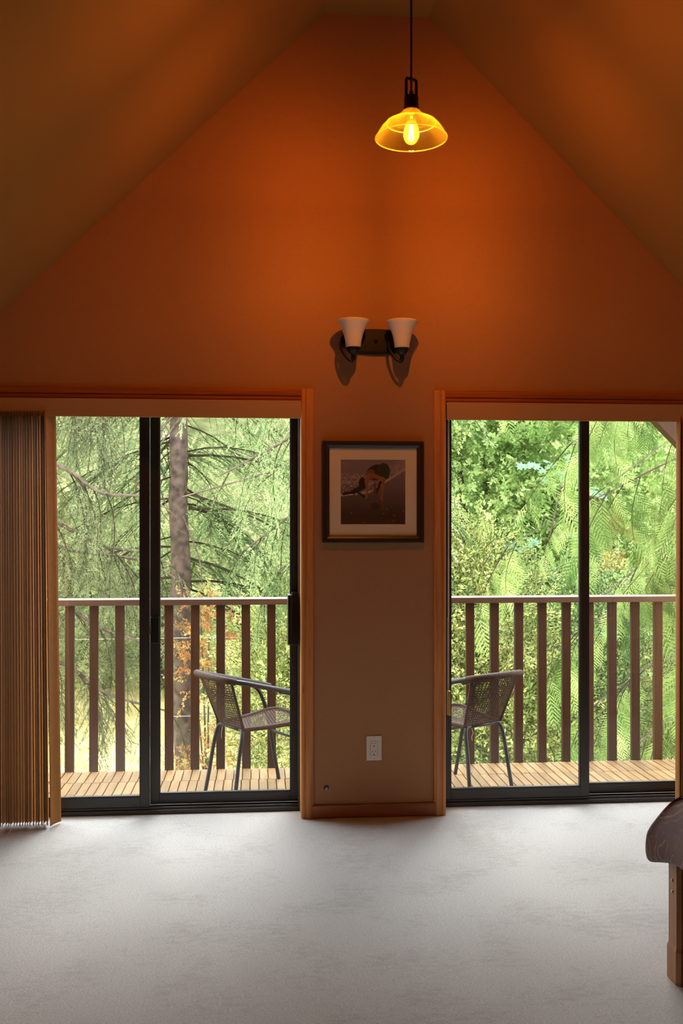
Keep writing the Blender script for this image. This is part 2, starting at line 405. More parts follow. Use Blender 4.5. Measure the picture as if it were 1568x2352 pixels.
# ------------------------------------------------------------------ pendant lamp
LP = Vector((0.632, 4.0, 3.045))
pl = empty('pendant_lamp', LP); tag(pl, 'lit pendant lamp with clear glass dome shade hanging from the ridge on a black cord', 'lamp')
MB().tube([(0, 0, .185), (0, 0, ZR - LP.z)], .0042, 8).tube([(0, 0, .165), (0, 0, .19)], .008, 10).build('cord', M['black'], pl, True)
MB().lathe([(.0001, 0), (.05, 0), (.055, -.012), (.05, -.025), (.0001, -.028)], 24, (0, 0, ZR - LP.z)).build('ceiling_canopy', M['black'], pl, True)
MB().lathe([(.0001, .172), (.024, .172), (.029, .166), (.029, .155), (.0275, .153), (.029, .150), (.029, .122), (.034, .118), (.034, .112), (.0001, .112)], 24).build('socket_cap', M['black'], pl, True)
yk = MB(); a = R(25)
q = [(.0245 * c_, .0, z_) for c_, z_ in ((1, .165), (1, .232), (.85, .24), (-.85, .24), (-1, .232), (-1, .165))]
for i in range(len(q) - 1): yk.tube([(q[i][0] * math.cos(a), q[i][0] * math.sin(a), q[i][2]), (q[i + 1][0] * math.cos(a), q[i + 1][0] * math.sin(a), q[i + 1][2])], .006, 6)
yk.build('yoke', M['black'], pl)
out = [(.032, .122), (.034, .112), (.046, .098), (.066, .083), (.088, .071), (.100, .062), (.108, .057), (.122, .042), (.135, .022), (.143, .006), (.146, 0)]
def shell(o): return o + [(r - .0025, z - .0015) for r, z in reversed(o)]
MB().lathe(shell(out[4:]), 56).build('glass_shade', M['shade_glass'], pl, True)
tag(MB().lathe(shell(out[:5]), 56).build('shade_neck', M['neck_glass'], pl, True), 'neck of the glass shade, with a tint added to dim upward light')
def ring(rad, z, r, n=64): return MB().tube([(rad * math.cos(2 * math.pi * k / n), rad * math.sin(2 * math.pi * k / n), z) for k in range(n)], r, 8, closed=True)
ring(.1455, 0, .0028).build('shade_rim', M['rim_glass'], pl, True)
ring(.101, .0615, .0024).build('shoulder_bead', M['rim_glass'], pl, True)
bulb = MB().lathe([(.0001, -.026), (.010, -.0245), (.020, -.018), (.028, -.007), (.0325, .008), (.0325, .022), (.028, .042), (.021, .064), (.0155, .082), (.0135, .097), (.0135, .102)], 28).build('bulb', M['bulb_glass'], pl, True)
MB().lathe([(.0001, .098), (.0145, .098), (.0145, .116), (.0001, .116)], 20).build('bulb_base', M['brass'], bulb)
fl = MB()
for k in range(4):
    a = R(45 + 90 * k); fl.tube([(.010 * math.cos(a), .010 * math.sin(a), -.006), (.0055 * math.cos(a), .0055 * math.sin(a), .052)], .0022, 6)
tag(fl.build('filament', M['filament'], bulb), 'glowing white filament')

# ------------------------------------------------------------------ wall sconce
SX, SZ = 0.607, 2.398
sc = empty('wall_sconce', (SX, YW, SZ)); tag(sc, 'two light wall sconce with frosted bell shades on an oval black plate above the picture', 'sconce')
pts = []
for k in range(40):
    a = 2 * math.pi * k / 40; ca, sa = math.cos(a), math.sin(a)
    pts.append((.178 * math.copysign(abs(ca) ** .75, ca), .064 * math.copysign(abs(sa) ** .8, sa)))
p_ = MB(); n = len(pts)
for s, y in ((1, 0), (1, -.010), (.93, -.019), (.82, -.022)):
    for (x, z) in pts: p_.v.append((x * s, y, z * s))
for i in range(3):
    for k in range(n): l = (k + 1) % n; p_.f.append((i * n + k, i * n + l, (i + 1) * n + l, (i + 1) * n + k))
p_.f.append(tuple(3 * n + k for k in range(n)))
p_.build('back_plate', M['black'], sc)
MB().lathe([(.0001, 0), (.008, 0), (.009, .006), (.0001, .010)], 12).build('finial', M['black'], sc, True, loc=(0, -.022, 0)).rotation_euler = (R(90), 0, 0)
for x in (-.123, .119):
    ar = MB().tube(smooth_path([(x - .045, -.015, -.005), (x - .058, -.045, -.012), (x - .058, -.080, -.05), (x - .032, -.105, -.098), (x - .008, -.112, -.116), (x, -.112, -.105), (x, -.112, -.085)], 6), .0075, 8)
    ar.build('arm', M['black'], sc, True)
    MB().lathe([(.0001, -.112), (.010, -.110), (.012, -.098), (.010, -.086), (.020, -.078), (.033, -.062), (.037, -.05), (.035, -.048), (.0001, -.05)], 24, (x, -.112, 0)).build('cup', M['black'], sc, True)
    o = [(.034, -.052), (.037, -.045), (.040, -.02), (.046, .01), (.054, .036), (.064, .058), (.073, .073), (.0775, .082), (.0765, .0865)]
    MB().lathe([(.0001, -.052)] + o + [(r - .004, z) for r, z in reversed(o[1:])] + [(.0001, -.04)], 36, (x, -.112, 0)).build('glass_shade', M['white_glass'], sc, True)

# ------------------------------------------------------------------ framed picture
pc = empty('framed_picture', (0.595, YW, 1.64)); tag(pc, 'square dark framed beach photograph with cream mat hanging on the wall between the doors', 'picture')
def framebar(W, H, w, prof_y):
    m = MB(); n0 = 0
    offs = prof_y   # (inset, y)
    for (i_, y) in offs:
        a, b = W / 2 - i_, H / 2 - i_
        m.v += [(-a, y, -b), (a, y, -b), (a, y, b), (-a, y, b)]
    for r_ in range(len(offs) - 1):
        for k in range(4):
            l = (k + 1) % 4; m.f.append((r_ * 4 + k, r_ * 4 + l, (r_ + 1) * 4 + l, (r_ + 1) * 4 + k))
    return m
M['frame'] = plain('dark_espresso_frame', (0.040, 0.024, 0.020), 0.35, bump=0.1)
framebar(.514, .512, .036, [(0, 0), (0, -.02), (.004, -.026), (.010, -.026), (.013, -.021), (.022, -.022), (.030, -.017), (.0355, -.013), (.0355, -.004)]).build('frame', M['frame'], pc)
framebar(.446, .444, .06, [(0, -.006), (.0575, -.006), (.0605, -.0035), (.0605, -.003)]).build('mat_board', plain('cream_mat', (0.90, 0.80, 0.60), 0.8), pc)
N = 132
def paint():
    v, u = np.mgrid[0:N, 0:N] / (N - 1.0)
    cl = rng.random((40, 40)); n2 = rng.random((N, N))
    ix = lambda a, s: np.clip((a * s).astype(int), 0, 39)
    nz = cl[ix(v, 39.9), ix(u, 39.9)]
    C = np.zeros((N, N, 3)); base = np.array([.29, .23, .27]); sand = np.array([.085, .045, .030])
    k = np.clip((v - .1) / .75, 0, 1)[..., None]; C[:] = base * (1 - k) + sand * k
    edge = np.where(u < .45, .55 - .1 * u, .55 - .05 - (u - .45) * .65)    # foam line sinking to the left
    band = (v < edge) & (v > edge - .33 * (1.05 - u * .55))
    st = (n2 * .55 + nz * .45) > .56
    C[band & st] = (.52, .40, .33)
    line = np.abs(v - edge) < .012 + .008 * nz
    C[line] = (.62, .49, .38)
    def seg(a, b, r, c):
        a = np.array(a); b = np.array(b); d = b - a; t = np.clip(((u - a[0]) * d[0] + (v - a[1]) * d[1]) / (d @ d), 0, 1)
        C[np.hypot(u - a[0] - t * d[0], v - a[1] - t * d[1]) < r] = c
    def ell(cx, cy, rx, ry, c, rot=0):
        x = (u - cx) * math.cos(rot) + (v - cy) * math.sin(rot); y = -(u - cx) * math.sin(rot) + (v - cy) * math.cos(rot)
        C[(x / rx) ** 2 + (y / ry) ** 2 < 1] = c
    dk = (.035, .026, .024); sk = (.36, .15, .06); sk2 = (.25, .095, .04)
    seg((.05, .53), (.2, .5), .022, dk); seg((.2, .5), (.36, .42), .035, dk); seg((.26, .5), (.37, .58), .016, dk)   # cast shadow on the wet sand
    ell(.57, .20, .17, .12, dk, -.25); ell(.66, .19, .10, .13, (.045, .055, .04))
    seg((.64, .3), (.52, .56), .02, dk); seg((.53, .38), (.52, .55), .022, sk2)
    ell(.46, .24, .065, .085, sk2, .4); seg((.44, .24), (.40, .36), .03, sk); seg((.40, .36), (.415, .47), .022, sk); seg((.415, .47), (.39, .59), .016, sk)
    seg((.5, .25), (.66, .31), .032, sk); seg((.66, .31), (.645, .46), .023, sk); seg((.645, .46), (.625, .6), .016, sk); seg((.62, .58), (.64, .63), .014, sk)
    ell(.325, .36, .047, .085, dk, .15)
    seg((.64, .66), (.645, .76), .016, (.20, .09, .05)); seg((.41, .63), (.44, .72), .018, (.17, .08, .05)); ell(.53, .72, .07, .06, (.075, .045, .035))
    for (a, b) in ((.17, .82), (.37, .96), (.71, .76), (.82, .86), (.66, .83), (.81, .94), (.96, .79)): ell(a, b, .014, .008, (.33, .24, .18))
    C *= (.86 + .28 * rng.random((N, N, 1)))
    return C
C = paint()
gx = np.linspace(-.166, .166, N); V = np.zeros((N, N, 3)); V[..., 0] = gx[None, :]; V[..., 2] = gx[::-1][:, None]; V[..., 1] = -.0045
idx = np.arange(N * N).reshape(N, N)
F = np.stack([idx[:-1, :-1], idx[1:, :-1], idx[1:, 1:], idx[:-1, 1:]], -1).reshape(-1, 4)
me = bpy.data.meshes.new('print'); me.from_pydata(V.reshape(-1, 3).tolist(), [], F.tolist())
at = me.attributes.new('ink', 'FLOAT_COLOR', 'POINT'); at.data.foreach_set('color', np.concatenate([C.reshape(-1, 3), np.ones((N * N, 1))], 1).astype(np.float32).ravel())
t = NT('photo_print'); b = t.n('BsdfPrincipled', Roughness=0.5); a_ = t.n('Attribute', attribute_name='ink'); t.l(a_.outputs['Color'], b.inputs['Base Color']); me.materials.append(t.done(b.outputs[0]))
o = bpy.data.objects.new('print', me); COL.objects.link(o); o.parent = pc
tag(o, 'photograph of a person in dark clothes bending to the wet sand before surf')
MB().box(-.222, .222, -.0095, -.0075, -.221, .221).build('glazing', pane_mat('picture_glass', .02, 0), pc)

# ------------------------------------------------------------------ outlet, cable stub
ol = empty('power_outlet', (0.5995, YW, 0.346)); tag(ol, 'white wall outlet with two sockets low on the wall under the picture', 'outlet')
MB().box(-.0385, .0385, -.006, 0, -.062, .062).build('cover_plate', M['cream'], ol, bevel=.002)
MB().box(-.0185, .0185, -.0066, -.005, -.037, .037).build('gasket_line', M['slot'], ol)
ins = MB().box(-.0175, .0175, -.0085, -.005, -.036, .036).build('receptacle', M['cream'], ol, bevel=.001)
for z in (.021, -.021):
    MB().box(-.0085, -.0065, -.0089, -.0083, z - .001, z + .009).box(.0055, .0075, -.0089, -.0083, z - .0, z + .008).box(-.0025, .0025, -.0089, -.0083, z - .013, z - .007).build('socket_slots', M['slot'], ins)
for z in (.052, -.052): MB().lathe([(.0001, .0), (.0032, 0), (.003, .001), (.0001, .0012)], 12).build('screw', M['steel'], ol, loc=(0, -.006, z)).rotation_euler = (R(90), 0, 0)
cs = empty('cable_stub', (0.358, YW, 0.149)); tag(cs, 'small metal cable connector sticking out of the wall near the baseboard', 'connector')
o = MB().lathe([(.0001, 0), (.0085, 0), (.0085, .010), (.0001, .010)], 6).build('hex_nut', M['steel'], cs); o.rotation_euler = (R(90), 0, 0)
o = MB().lathe([(.0001, .010), (.0055, .010), (.0055, .024), (.0045, .026), (.0001, .026)], 14).build('threaded_end', M['steel'], cs, True); o.rotation_euler = (R(90), 0, 0)
o = MB().lathe([(.0001, 0), (.013, 0), (.012, .002), (.0001, .002)], 16).build('hole_rim', M['slot'], cs); o.rotation_euler = (R(90), 0, 0)

# ------------------------------------------------------------------ bed at the right edge
bd = empty('bed', (1.345, 3.17, 0)); tag(bd, 'wooden bed whose pegged corner post stands at the right edge', 'bed')
def post(x, y, name='post'):
    p = MB(); 
    def oct_(a, c, z): return [(x + sx * q[0], y + sy * q[1], z) for sx, sy, q in ((1, 1, (c, 0)),)]
    for (in_, z) in ((.0, 0), (.0, .105), (.004, .118), (.004, .46)):
        a0, a1, c = in_, .092 - in_, .012
        p.v += [(x + a0 + c, y - a0, z), (x + a1 - c, y - a0, z), (x + a1, y - a0 - c, z), (x + a1, y - a1 + c, z), (x + a1 - c, y - a1, z), (x + a0 + c, y - a1, z), (x + a0, y - a1 + c, z), (x + a0, y - a0 - c, z)]
    for i in range(3):
        for k in range(8): l = (k + 1) % 8; p.f.append((i * 8 + l, i * 8 + k, i * 8 + 8 + k, i * 8 + 8 + l))
    p.f += [tuple(range(8)), tuple(range(24, 32))[::-1]]
    return p.build(name, M['bedwood'], bd)
p0 = post(0, 0)
for z in (.325, .288):
    o = MB().lathe([(.0001, .004), (.004, .0035), (.0065, 0), (.0065, -.004)], 14).build('peg', M['brass'], p0, True, loc=(.004, -.046, z)); o.rotation_euler = (0, R(-90), 0)
post(0, -1.55); post(1.9, 0); post(1.9, -1.55)
MB().box(.02, .05, -1.56, -.092, .04, .36).build('side_rail', M['shaded_wood'], bd)
for y_ in (-.06, -1.62): MB().box(.092, 1.9, y_, y_ + .03, .04, .36).build('end_rail', M['shaded_wood'], bd)
MB().box(.06, 1.9, -1.56, -.06, .33, .36).build('slat_base', M['under'], bd)
MB().box(1.91, 1.96, -1.6, 0, .2, 1.05).build('headboard', M['bedwood'], bd, bevel=.01)
def quilt():
    t = NT('brown_paisley_quilt'); b = t.n('BsdfPrincipled', Roughness=0.75); b.inputs['Specular IOR Level'].default_value = 0.3; b.inputs['Sheen Weight'].default_value = .3
    tc = t.n('TexCoord'); nz = t.n('TexNoise', Scale=7.0, Detail=2.0); t.l(tc.outputs['Object'], nz.inputs['Vector'])
    mx = t.n('MixRGB'); mx.inputs[0].default_value = .16; t.l(tc.outputs['Object'], mx.inputs[1]); t.l(nz.outputs['Color'], mx.inputs[2])
    vo = t.n('TexVoronoi', Scale=9.0); t.l(mx.outputs[0], vo.inputs['Vector'])
    ring = t.n('Math', operation='SINE'); mu = t.n('Math', operation='MULTIPLY'); mu.inputs[1].default_value = 30.0
    t.l(vo.outputs['Distance'], mu.inputs[0]); t.l(mu.outputs[0], ring.inputs[0])
    c1 = t.ramp(ring.outputs[0], [(0.0, (.082, .044, .036)), (.6, (.105, .060, .044)), (.74, (.17, .12, .055)), (.86, (.085, .046, .034)), (.98, (.24, .21, .13))])
    sp = t.n('SeparateColor'); t.l(vo.outputs['Color'], sp.inputs[0]); on = t.ramp(sp.outputs[0], [(.45, (0, 0, 0)), (.5, (1, 1, 1))])
    v2 = t.n('TexVoronoi', Scale=55.0); t.l(mx.outputs[0], v2.inputs['Vector'])
    c3 = t.ramp(v2.outputs['Distance'], [(.1, (.15, .12, .065)), (.35, (.088, .048, .038)), (.7, (.075, .040, .034))])
    m3 = t.n('MixRGB'); t.l(on, m3.inputs[0]); t.l(c3, m3.inputs[1]); t.l(c1, m3.inputs[2])
    c2 = t.ramp(nz.outputs[0], [(.40, (1.0, .78, .66)), (.5, (1.2, .98, .82)), (.64, (1.5, .92, .5))])
    m2 = t.n('MixRGB', blend_type='MULTIPLY'); m2.inputs[0].default_value = 1; t.l(m3.outputs[0], m2.inputs[1]); t.l(c2, m2.inputs[2])
    t.l(m2.outputs[0], b.inputs['Base Color']); return t.done(b.outputs[0])
M['quilt'] = quilt()
# quilt: a draped box with round shoulders and a rolled hem (top surface and skirt in one sheet)
q = MB(); NU, NV = 120, 17
x0, x1, y0, y1 = 1.278, 3.24, 1.5, 3.235
per = []
rc = .10
def rr_pt(s):   # rounded-rectangle outline
    corners = [((x1 - rc, y1 - rc), 0), ((x0 + rc, y1 - rc), 90), ((x0 + rc, y0 + rc), 180), ((x1 - rc, y0 + rc), 270)]
    k = int(s * 4) % 4; f = s * 4 - int(s * 4)
    (c, a0) = corners[k]; (c2, _) = corners[(k + 1) % 4]
    if f < .4: a = R(a0 + 90 * f / .4); return c[0] + rc * math.cos(a), c[1] + rc * math.sin(a), math.cos(a), math.sin(a)
    a = R(a0 + 90); g_ = (f - .4) / .6
    return c[0] + (c2[0] - c[0]) * g_ + rc * math.cos(a), c[1] + (c2[1] - c[1]) * g_ + rc * math.sin(a), math.cos(a), math.sin(a)
rows = [(.04, .378), (.016, .370), (.003, .380), (-.003, .405), (-.001, .44), (.003, .475), (.022, .505), (.052, .545), (.084, .582), (.13, .604), (.22, .615), (.4, .62)]
for (ins_, z) in rows:
    for k in range(NU):
        x, y, nx, ny = rr_pt(k / NU); wv = .010 * math.sin(k * 1.1 + z * 9) * (1 if z < .5 else .4)
        hem = max(0.0, 1 - (z - .37) / .12) * min(.06, max(0.0, 3.17 - y) * .35) * (1 if x < 1.5 else 0)
        q.v.append((x - nx * (ins_ + wv), y - ny * (ins_ + wv), z + hem + .004 * math.sin(k * .7)))
for i in range(len(rows) - 1):
    for k in range(NU): l = (k + 1) % NU; q.f.append((i * NU + k, i * NU + l, (i + 1) * NU + l, (i + 1) * NU + k))
q.f.append(tuple((len(rows) - 1) * NU + k for k in range(NU)))
o = q.build('quilt', M['quilt'], None, True); tag(o, 'brown paisley quilt draped over the corner of the bed', 'quilt')
sf = o.modifiers.new('s', 'SUBSURF'); sf.levels = 1; sf.render_levels = 1

# bedside table and lamp that the right pane mirrors
ns = empty('nightstand', (3.40, 1.2, 0)); tag(ns, 'small wooden nightstand mirrored faintly in the right pane', 'nightstand')
MB().box(-.22, .22, -.2, .2, .56, .59).build('top', M['bedwood'], ns, bevel=.004)
MB().box(-.2, .2, -.18, .18, .38, .56).build('drawer_box', M['bedwood'], ns)
for sx in (-.19, .16):
    for sy in (-.17, .14): MB().box(sx, sx + .03, sy, sy + .03, 0, .38).build('leg', M['bedwood'], ns)
tl = empty('table_lamp', (3.40, 1.2, .59)); tag(tl, 'lit amber table lamp mirrored as an orange glow in the right pane', 'lamp')
MB().lathe([(.0001, 0), (.07, 0), (.07, .012), (.02, .03), (.014, .1), (.03, .2), (.014, .30), (.012, .48)], 24).build('base', M['black'], tl, True)
t = NT('amber_lampshade'); a_ = t.n('BsdfTranslucent'); a_.inputs[0].default_value = (.85, .5, .16, 1); d_ = t.n('BsdfDiffuse'); d_.inputs[0].default_value = (.6, .35, .12, 1)
m_ = t.n('MixShader'); m_.inputs[0].default_value = .4; t.l(a_.outputs[0], m_.inputs[1]); t.l(d_.outputs[0], m_.inputs[2])
MB().lathe([(.13, .44), (.10, .63)], 32).build('lamp_shade', t.done(m_.outputs[0]), tl, True)
MB().lathe([(.0001, .48), (.02, .49), (.03, .52), (.02, .56), (.0001, .57)], 16).build('bulb', emis('warm_bulb', (1, .42, .10), 600.0), tl, True)

# ------------------------------------------------------------------ deck, railing
DZ = -0.07
dk = empty('deck', (0, 0, DZ)); struct(dk, 'pale wooden slat tiles on the balcony deck')
MB().box(-2.6, 4.2, 5.24, 6.40, -.06, -.028).build('deck_base', M['under'], dk)
PW, RW, Y0 = .0523, .267, 5.256
pm = MB().box(-.0236, .0236, -RW / 2 + .0012, RW / 2 - .0012, -.018, 0)
proto = pm.build('plank', M['deck'], dk); bv = proto.modifiers.new('b', 'BEVEL'); bv.width = .0018; bv.segments = 1
inf = MB(); first = True; cnt = 0
for r_ in range(4):
    yc = Y0 + RW * (r_ + .5)
    for k in range(-50, 80):
        xc = k * PW + .004 * math.sin(r_ * 5)
        vis = (-.235 * yc < xc < .062 * yc) or (.185 * yc < xc < .455 * yc)
        if vis and cnt < 290:
            o = proto if first else proto.copy()
            if not first: COL.objects.link(o)
            first = False; cnt += 1
            o.location = (xc, yc, random.uniform(-.0012, .0012)); o.rotation_euler = (0, 0, random.uniform(-.004, .004))
        else: inf.box(xc - .0236, xc + .0236, yc - RW / 2 + .0012, yc + RW / 2 - .0012, -.018, 0)
tag(inf.build('plank_rest', M['deck'], dk), kind='stuff')

YR = 6.325
rl = empty('deck_railing', (0, YR, DZ)); tag(rl, 'brown stained wooden railing with square balusters along the deck edge', 'railing')
ZT = 1.005 - DZ
MB().box(-2.6, 4.2, -.03, .115, ZT - .038, ZT).build('top_rail', M['rail_h'], rl, bevel=.004)
bm = MB().box(-.027, .027, 0, .04, -.05, ZT - .038); bp_ = bm.build('baluster', M['rail'], rl, bevel=.003); first = True
xs = [-1.153, -1.003, -.841, -.69, -.537, -.377, -.216, -.054, .107, .265, .42, .58, .74, .90, 1.06, 1.225, 1.386, 1.545, 1.706, 1.862, 2.018, 2.175, 2.33, 2.486, 2.638, 2.80, 2.96, 3.12, -1.31, -1.47, -1.63]
for x in xs:
    o = bp_ if first else bp_.copy()
    if not first: COL.objects.link(o)
    first = False; o.location = (x, random.uniform(-.004, .004), 0); o.rotation_euler = (0, random.uniform(-.004, .004), random.uniform(-.09, .09))
MB().box(-2.6, 4.2, .0, .04, -.24, -.052).build('rim_board', M['rail_h'], rl)
pp = empty('porch_post', (3.05, YR, DZ)); tag(pp, 'dark timber porch post with diagonal brace outside the right door', 'post')
MB().box(-.07, .07, -.05, .09, 0, 2.9).build('post', M['rail'], pp)
MB().box(-3.6, .4, -.05, .09, 2.9, 3.08).build('beam', M['rail_h'], pp)
mt = Matrix.Translation((-.295, .02, 2.075)) @ Matrix.Rotation(R(45), 4, 'Y')
MB().box(-.45, .75, -.04, .05, 0, .13, mt).build('brace', M['rail'], pp)

# ------------------------------------------------------------------ rattan chairs
def make_chair(name, label):
    r = empty(name); tag(r, label, 'chair')
    tr = .0115
    for s in (-1, 1):
        MB().tube(smooth_path([(s * .165, -.080, 0), (s * .158, -.058, .12), (s * .150, -.036, .26), (s * .144, -.016, .355), (s * .128, -.004, .395), (s * .095, 0, .402)], 5), tr, 10).build('leg', M['chair_metal'], r, True)
        MB().tube(smooth_path([(s * .195, .440, 0), (s * .205, .405, .2), (s * .215, .375, .38), (s * .222, .352, .47), (s * .226, .315, .545), (s * .226, .255, .592), (s * .224, .18, .612)], 6), tr, 10).build('leg', M['chair_metal'], r, True)
        MB().tube(smooth_path([(s * .222, .40, .565), (s * .228, .33, .585), (s * .226, .2, .618), (s * .222, .08, .648), (s * .213, -.03, .675), (s * .190, -.105, .690)], 6), .0145, 10).build('arm', M['chair_metal'], r, True)
        MB().tube([(s * .139, -.004, .41), (s * .175, -.1, .68)], .0085, 8).build('back_stile', M['rattan'], r, True)
    MB().tube([(-.1, 0, .402), (.1, 0, .402)], tr, 10).build('rear_crossbar', M['chair_metal'], r, True)
    MB().tube([(-.208, .39, .30), (.208, .39, .30)], .009, 8).build('front_stretcher', M['chair_metal'], r, True)
    # wrapped top rail
    pth = smooth_path([(-.200, -.085, .686), (-.178, -.125, .696), (-.10, -.155, .702), (0, -.163, .704), (.10, -.155, .702), (.178, -.125, .696), (.200, -.085, .686)], 24)
    MB().tube(pth, [.0175 + .0016 * (i % 2) for i in range(len(pth))], 10).build('wrapped_top_rail', M['rattan'], r, True)
    # woven back: horizontal and upright strands
    def S(u, v): 
        return Vector((u * (.136 + .040 * v), -.004 - .106 * v - .055 * (1 - u * u) * v ** 1.2 - .012 * (1 - u * u), .408 + .288 * v))
    wv = MB()
    def ribbon(pts, sd, wd):
        n = len(wv.v)
        for p, s_ in zip(pts, sd): wv.v.append(tuple(p + s_ * wd)); wv.v.append(tuple(p - s_ * wd))
        for i in range(len(pts) - 1): a = n + 2 * i; wv.f.append((a, a + 1, a + 3, a + 2))
    HR, VC = 40, 19
    for i in range(HR):
        v = (i + .5) / HR; ps = []; sd = []
        wide = .0034 if .52 < v < .78 else .0029
        for k in range(VC * 2 + 1):
            u = -1 + 2 * k / (VC * 2); p = S(u, v); p.y += .0022 * (1 if (k // 1 + i) % 2 else -1) * (k % 2) * 1.0
            ps.append(p); sd.append((S(u, min(1, v + .01)) - S(u, v - .01)).normalized())
        ribbon(ps, sd, wide)
    for k in range(VC + 1):
        u = -1 + 2 * k / VC; ps = []; sd = []
        for i in range(13):
            v = i / 12; ps.append(S(u, v)); sd.append(Vector((1, 0, 0)))
        ribbon(ps, sd, .0042)
    tag(wv.build('woven_back', M['rattan'], r), kind='stuff')
    # seat ring and woven seat
    def Q(u, v):   # u across, v front
        return Vector((u * (.128 + .085 * v - .02 * max(0, v - .85) / .15), .0 + .415 * v, .405 + .028 * v * v - .020 * (1 - u * u) * math.sin(math.pi * v)))
    rim = [Q(-1, 0), Q(-1, .3), Q(-1, .6), Q(-1, .85), Q(-.8, 1), Q(0, 1), Q(.8, 1), Q(1, .85), Q(1, .6), Q(1, .3), Q(1, 0)]
    sp = smooth_path(rim, 10); MB().tube(sp, [.0135 + .001 * (i % 2) for i in range(len(sp))], 8).build('wrapped_seat_ring', M['rattan'], r, True)
    wv = MB()
    for i in range(46):
        v = (i + .5) / 46; ps = []; sd = []
        for k in range(17): u = -1 + 2 * k / 16; p = Q(u, v); p.z += .003 + .002 * ((k + i) % 2); ps.append(p); sd.append(Vector((0, 1, 0)))
        ribbon(ps, sd, .0036)
    for k in range(15):
        u = -1 + 2 * (k + .5) / 15; ps = [Q(u, j / 10) + Vector((0, 0, .003)) for j in range(11)]; ribbon(ps, [Vector((1, 0, 0))] * 11, .0038)
    tag(wv.build('woven_seat', M['rattan'], r), kind='stuff')
    fr = MB()   # a loose strand under the rear bar
    fr.tube(smooth_path([(-.09, -.008, .39), (-.086, -.014, .365), (-.094, -.012, .345), (-.09, -.012, .322)], 4), .0011, 4)
    fr.build('loose_strand', M['cream'], r)
    return r
ch1 = make_chair('rattan_armchair', 'brown rattan armchair seen through the left door, turned away to the right')
ch1.location = (-.132, 5.66, DZ); ch1.rotation_euler = (0, 0, R(31 - 90))
ch2 = copy_tree(ch1); ch2['label'] = 'brown rattan armchair seen through the right door, turned away to the left'
ch2.location = (1.295, 5.60, DZ); ch2.rotation_euler = (0, 0, R(121 - 90))
ch1['group'] = ch2['group'] = 'rattan armchairs on the deck'

# ------------------------------------------------------------------ planting
GZ = -2.6
def mesh_np(name, V, F, mat, parent=None, tint=None, kind='stuff'):
    V = np.asarray(V, np.float32).reshape(-1, 3); F = np.asarray(F, np.int32); k = F.shape[1]
    me = bpy.data.meshes.new(name)
    me.vertices.add(len(V)); me.vertices.foreach_set('co', V.ravel())
    me.loops.add(F.size); me.loops.foreach_set('vertex_index', F.ravel())
    me.polygons.add(len(F)); me.polygons.foreach_set('loop_start', np.arange(0, F.size, k, dtype=np.int32)); 
    me.update(calc_edges=True); me.validate()
    if tint is not None:
        a = me.attributes.new('tint', 'FLOAT', 'POINT'); a.data.foreach_set('value', np.asarray(tint, np.float32))
    me.materials.append(mat)
    o = bpy.data.objects.new(name, me); COL.objects.link(o)
    if parent is not None: o.parent = parent
    if kind: o['kind'] = kind
    return o
def frames(d, roll=None):
    """rotation matrices whose x axis is d and whose z axis is as upright as it can be"""
    d = d / np.linalg.norm(d, axis=1, keepdims=True); up = np.array([0, 0, 1.0]) + 1e-3 * rng.random((len(d), 3))
    y = np.cross(up, d); y /= np.linalg.norm(y, axis=1, keepdims=True); z = np.cross(d, y)
    if roll is not None:
        c, s = np.cos(roll)[:, None], np.sin(roll)[:, None]; y, z = y * c + z * s, z * c - y * s
    return np.stack([d, y, z], 2)
def scatter(tv, tf, pos, Rm, sc):
    V = np.einsum('nij,vj->nvi', Rm, tv) * np.asarray(sc)[:, None, None] + pos[:, None, :]
    F = tf[None] + (np.arange(len(pos)) * len(tv))[:, None, None]
    return V.reshape(-1, 3), F.reshape(-1, 3)
def catv(parts):
    Vs, Fs, n = [], [], 0
    for v, f in parts: Vs.append(np.asarray(v, float).reshape(-1, 3)); Fs.append(np.asarray(f) + n); n += len(Vs[-1])
    return np.concatenate(Vs), np.concatenate(Fs)
def ribbons(P, w):
    """crossed thin ribbons along a polyline (K,3)"""
    P = np.asarray(P, float); K = len(P); out = []
    w = np.linspace(w, w * .4, K)[:, None]
    for ax in ((0, 0, 1.0), (0.3, 1.0, 0)):
        o = np.array(ax)[None] * w; V = np.concatenate([P + o, P - o]); i = np.arange(K - 1)
        F = np.concatenate([np.stack([i, i + 1, i + 1 + K], 1), np.stack([i, i + 1 + K, i + K], 1)]); out.append((V, F))
    return out
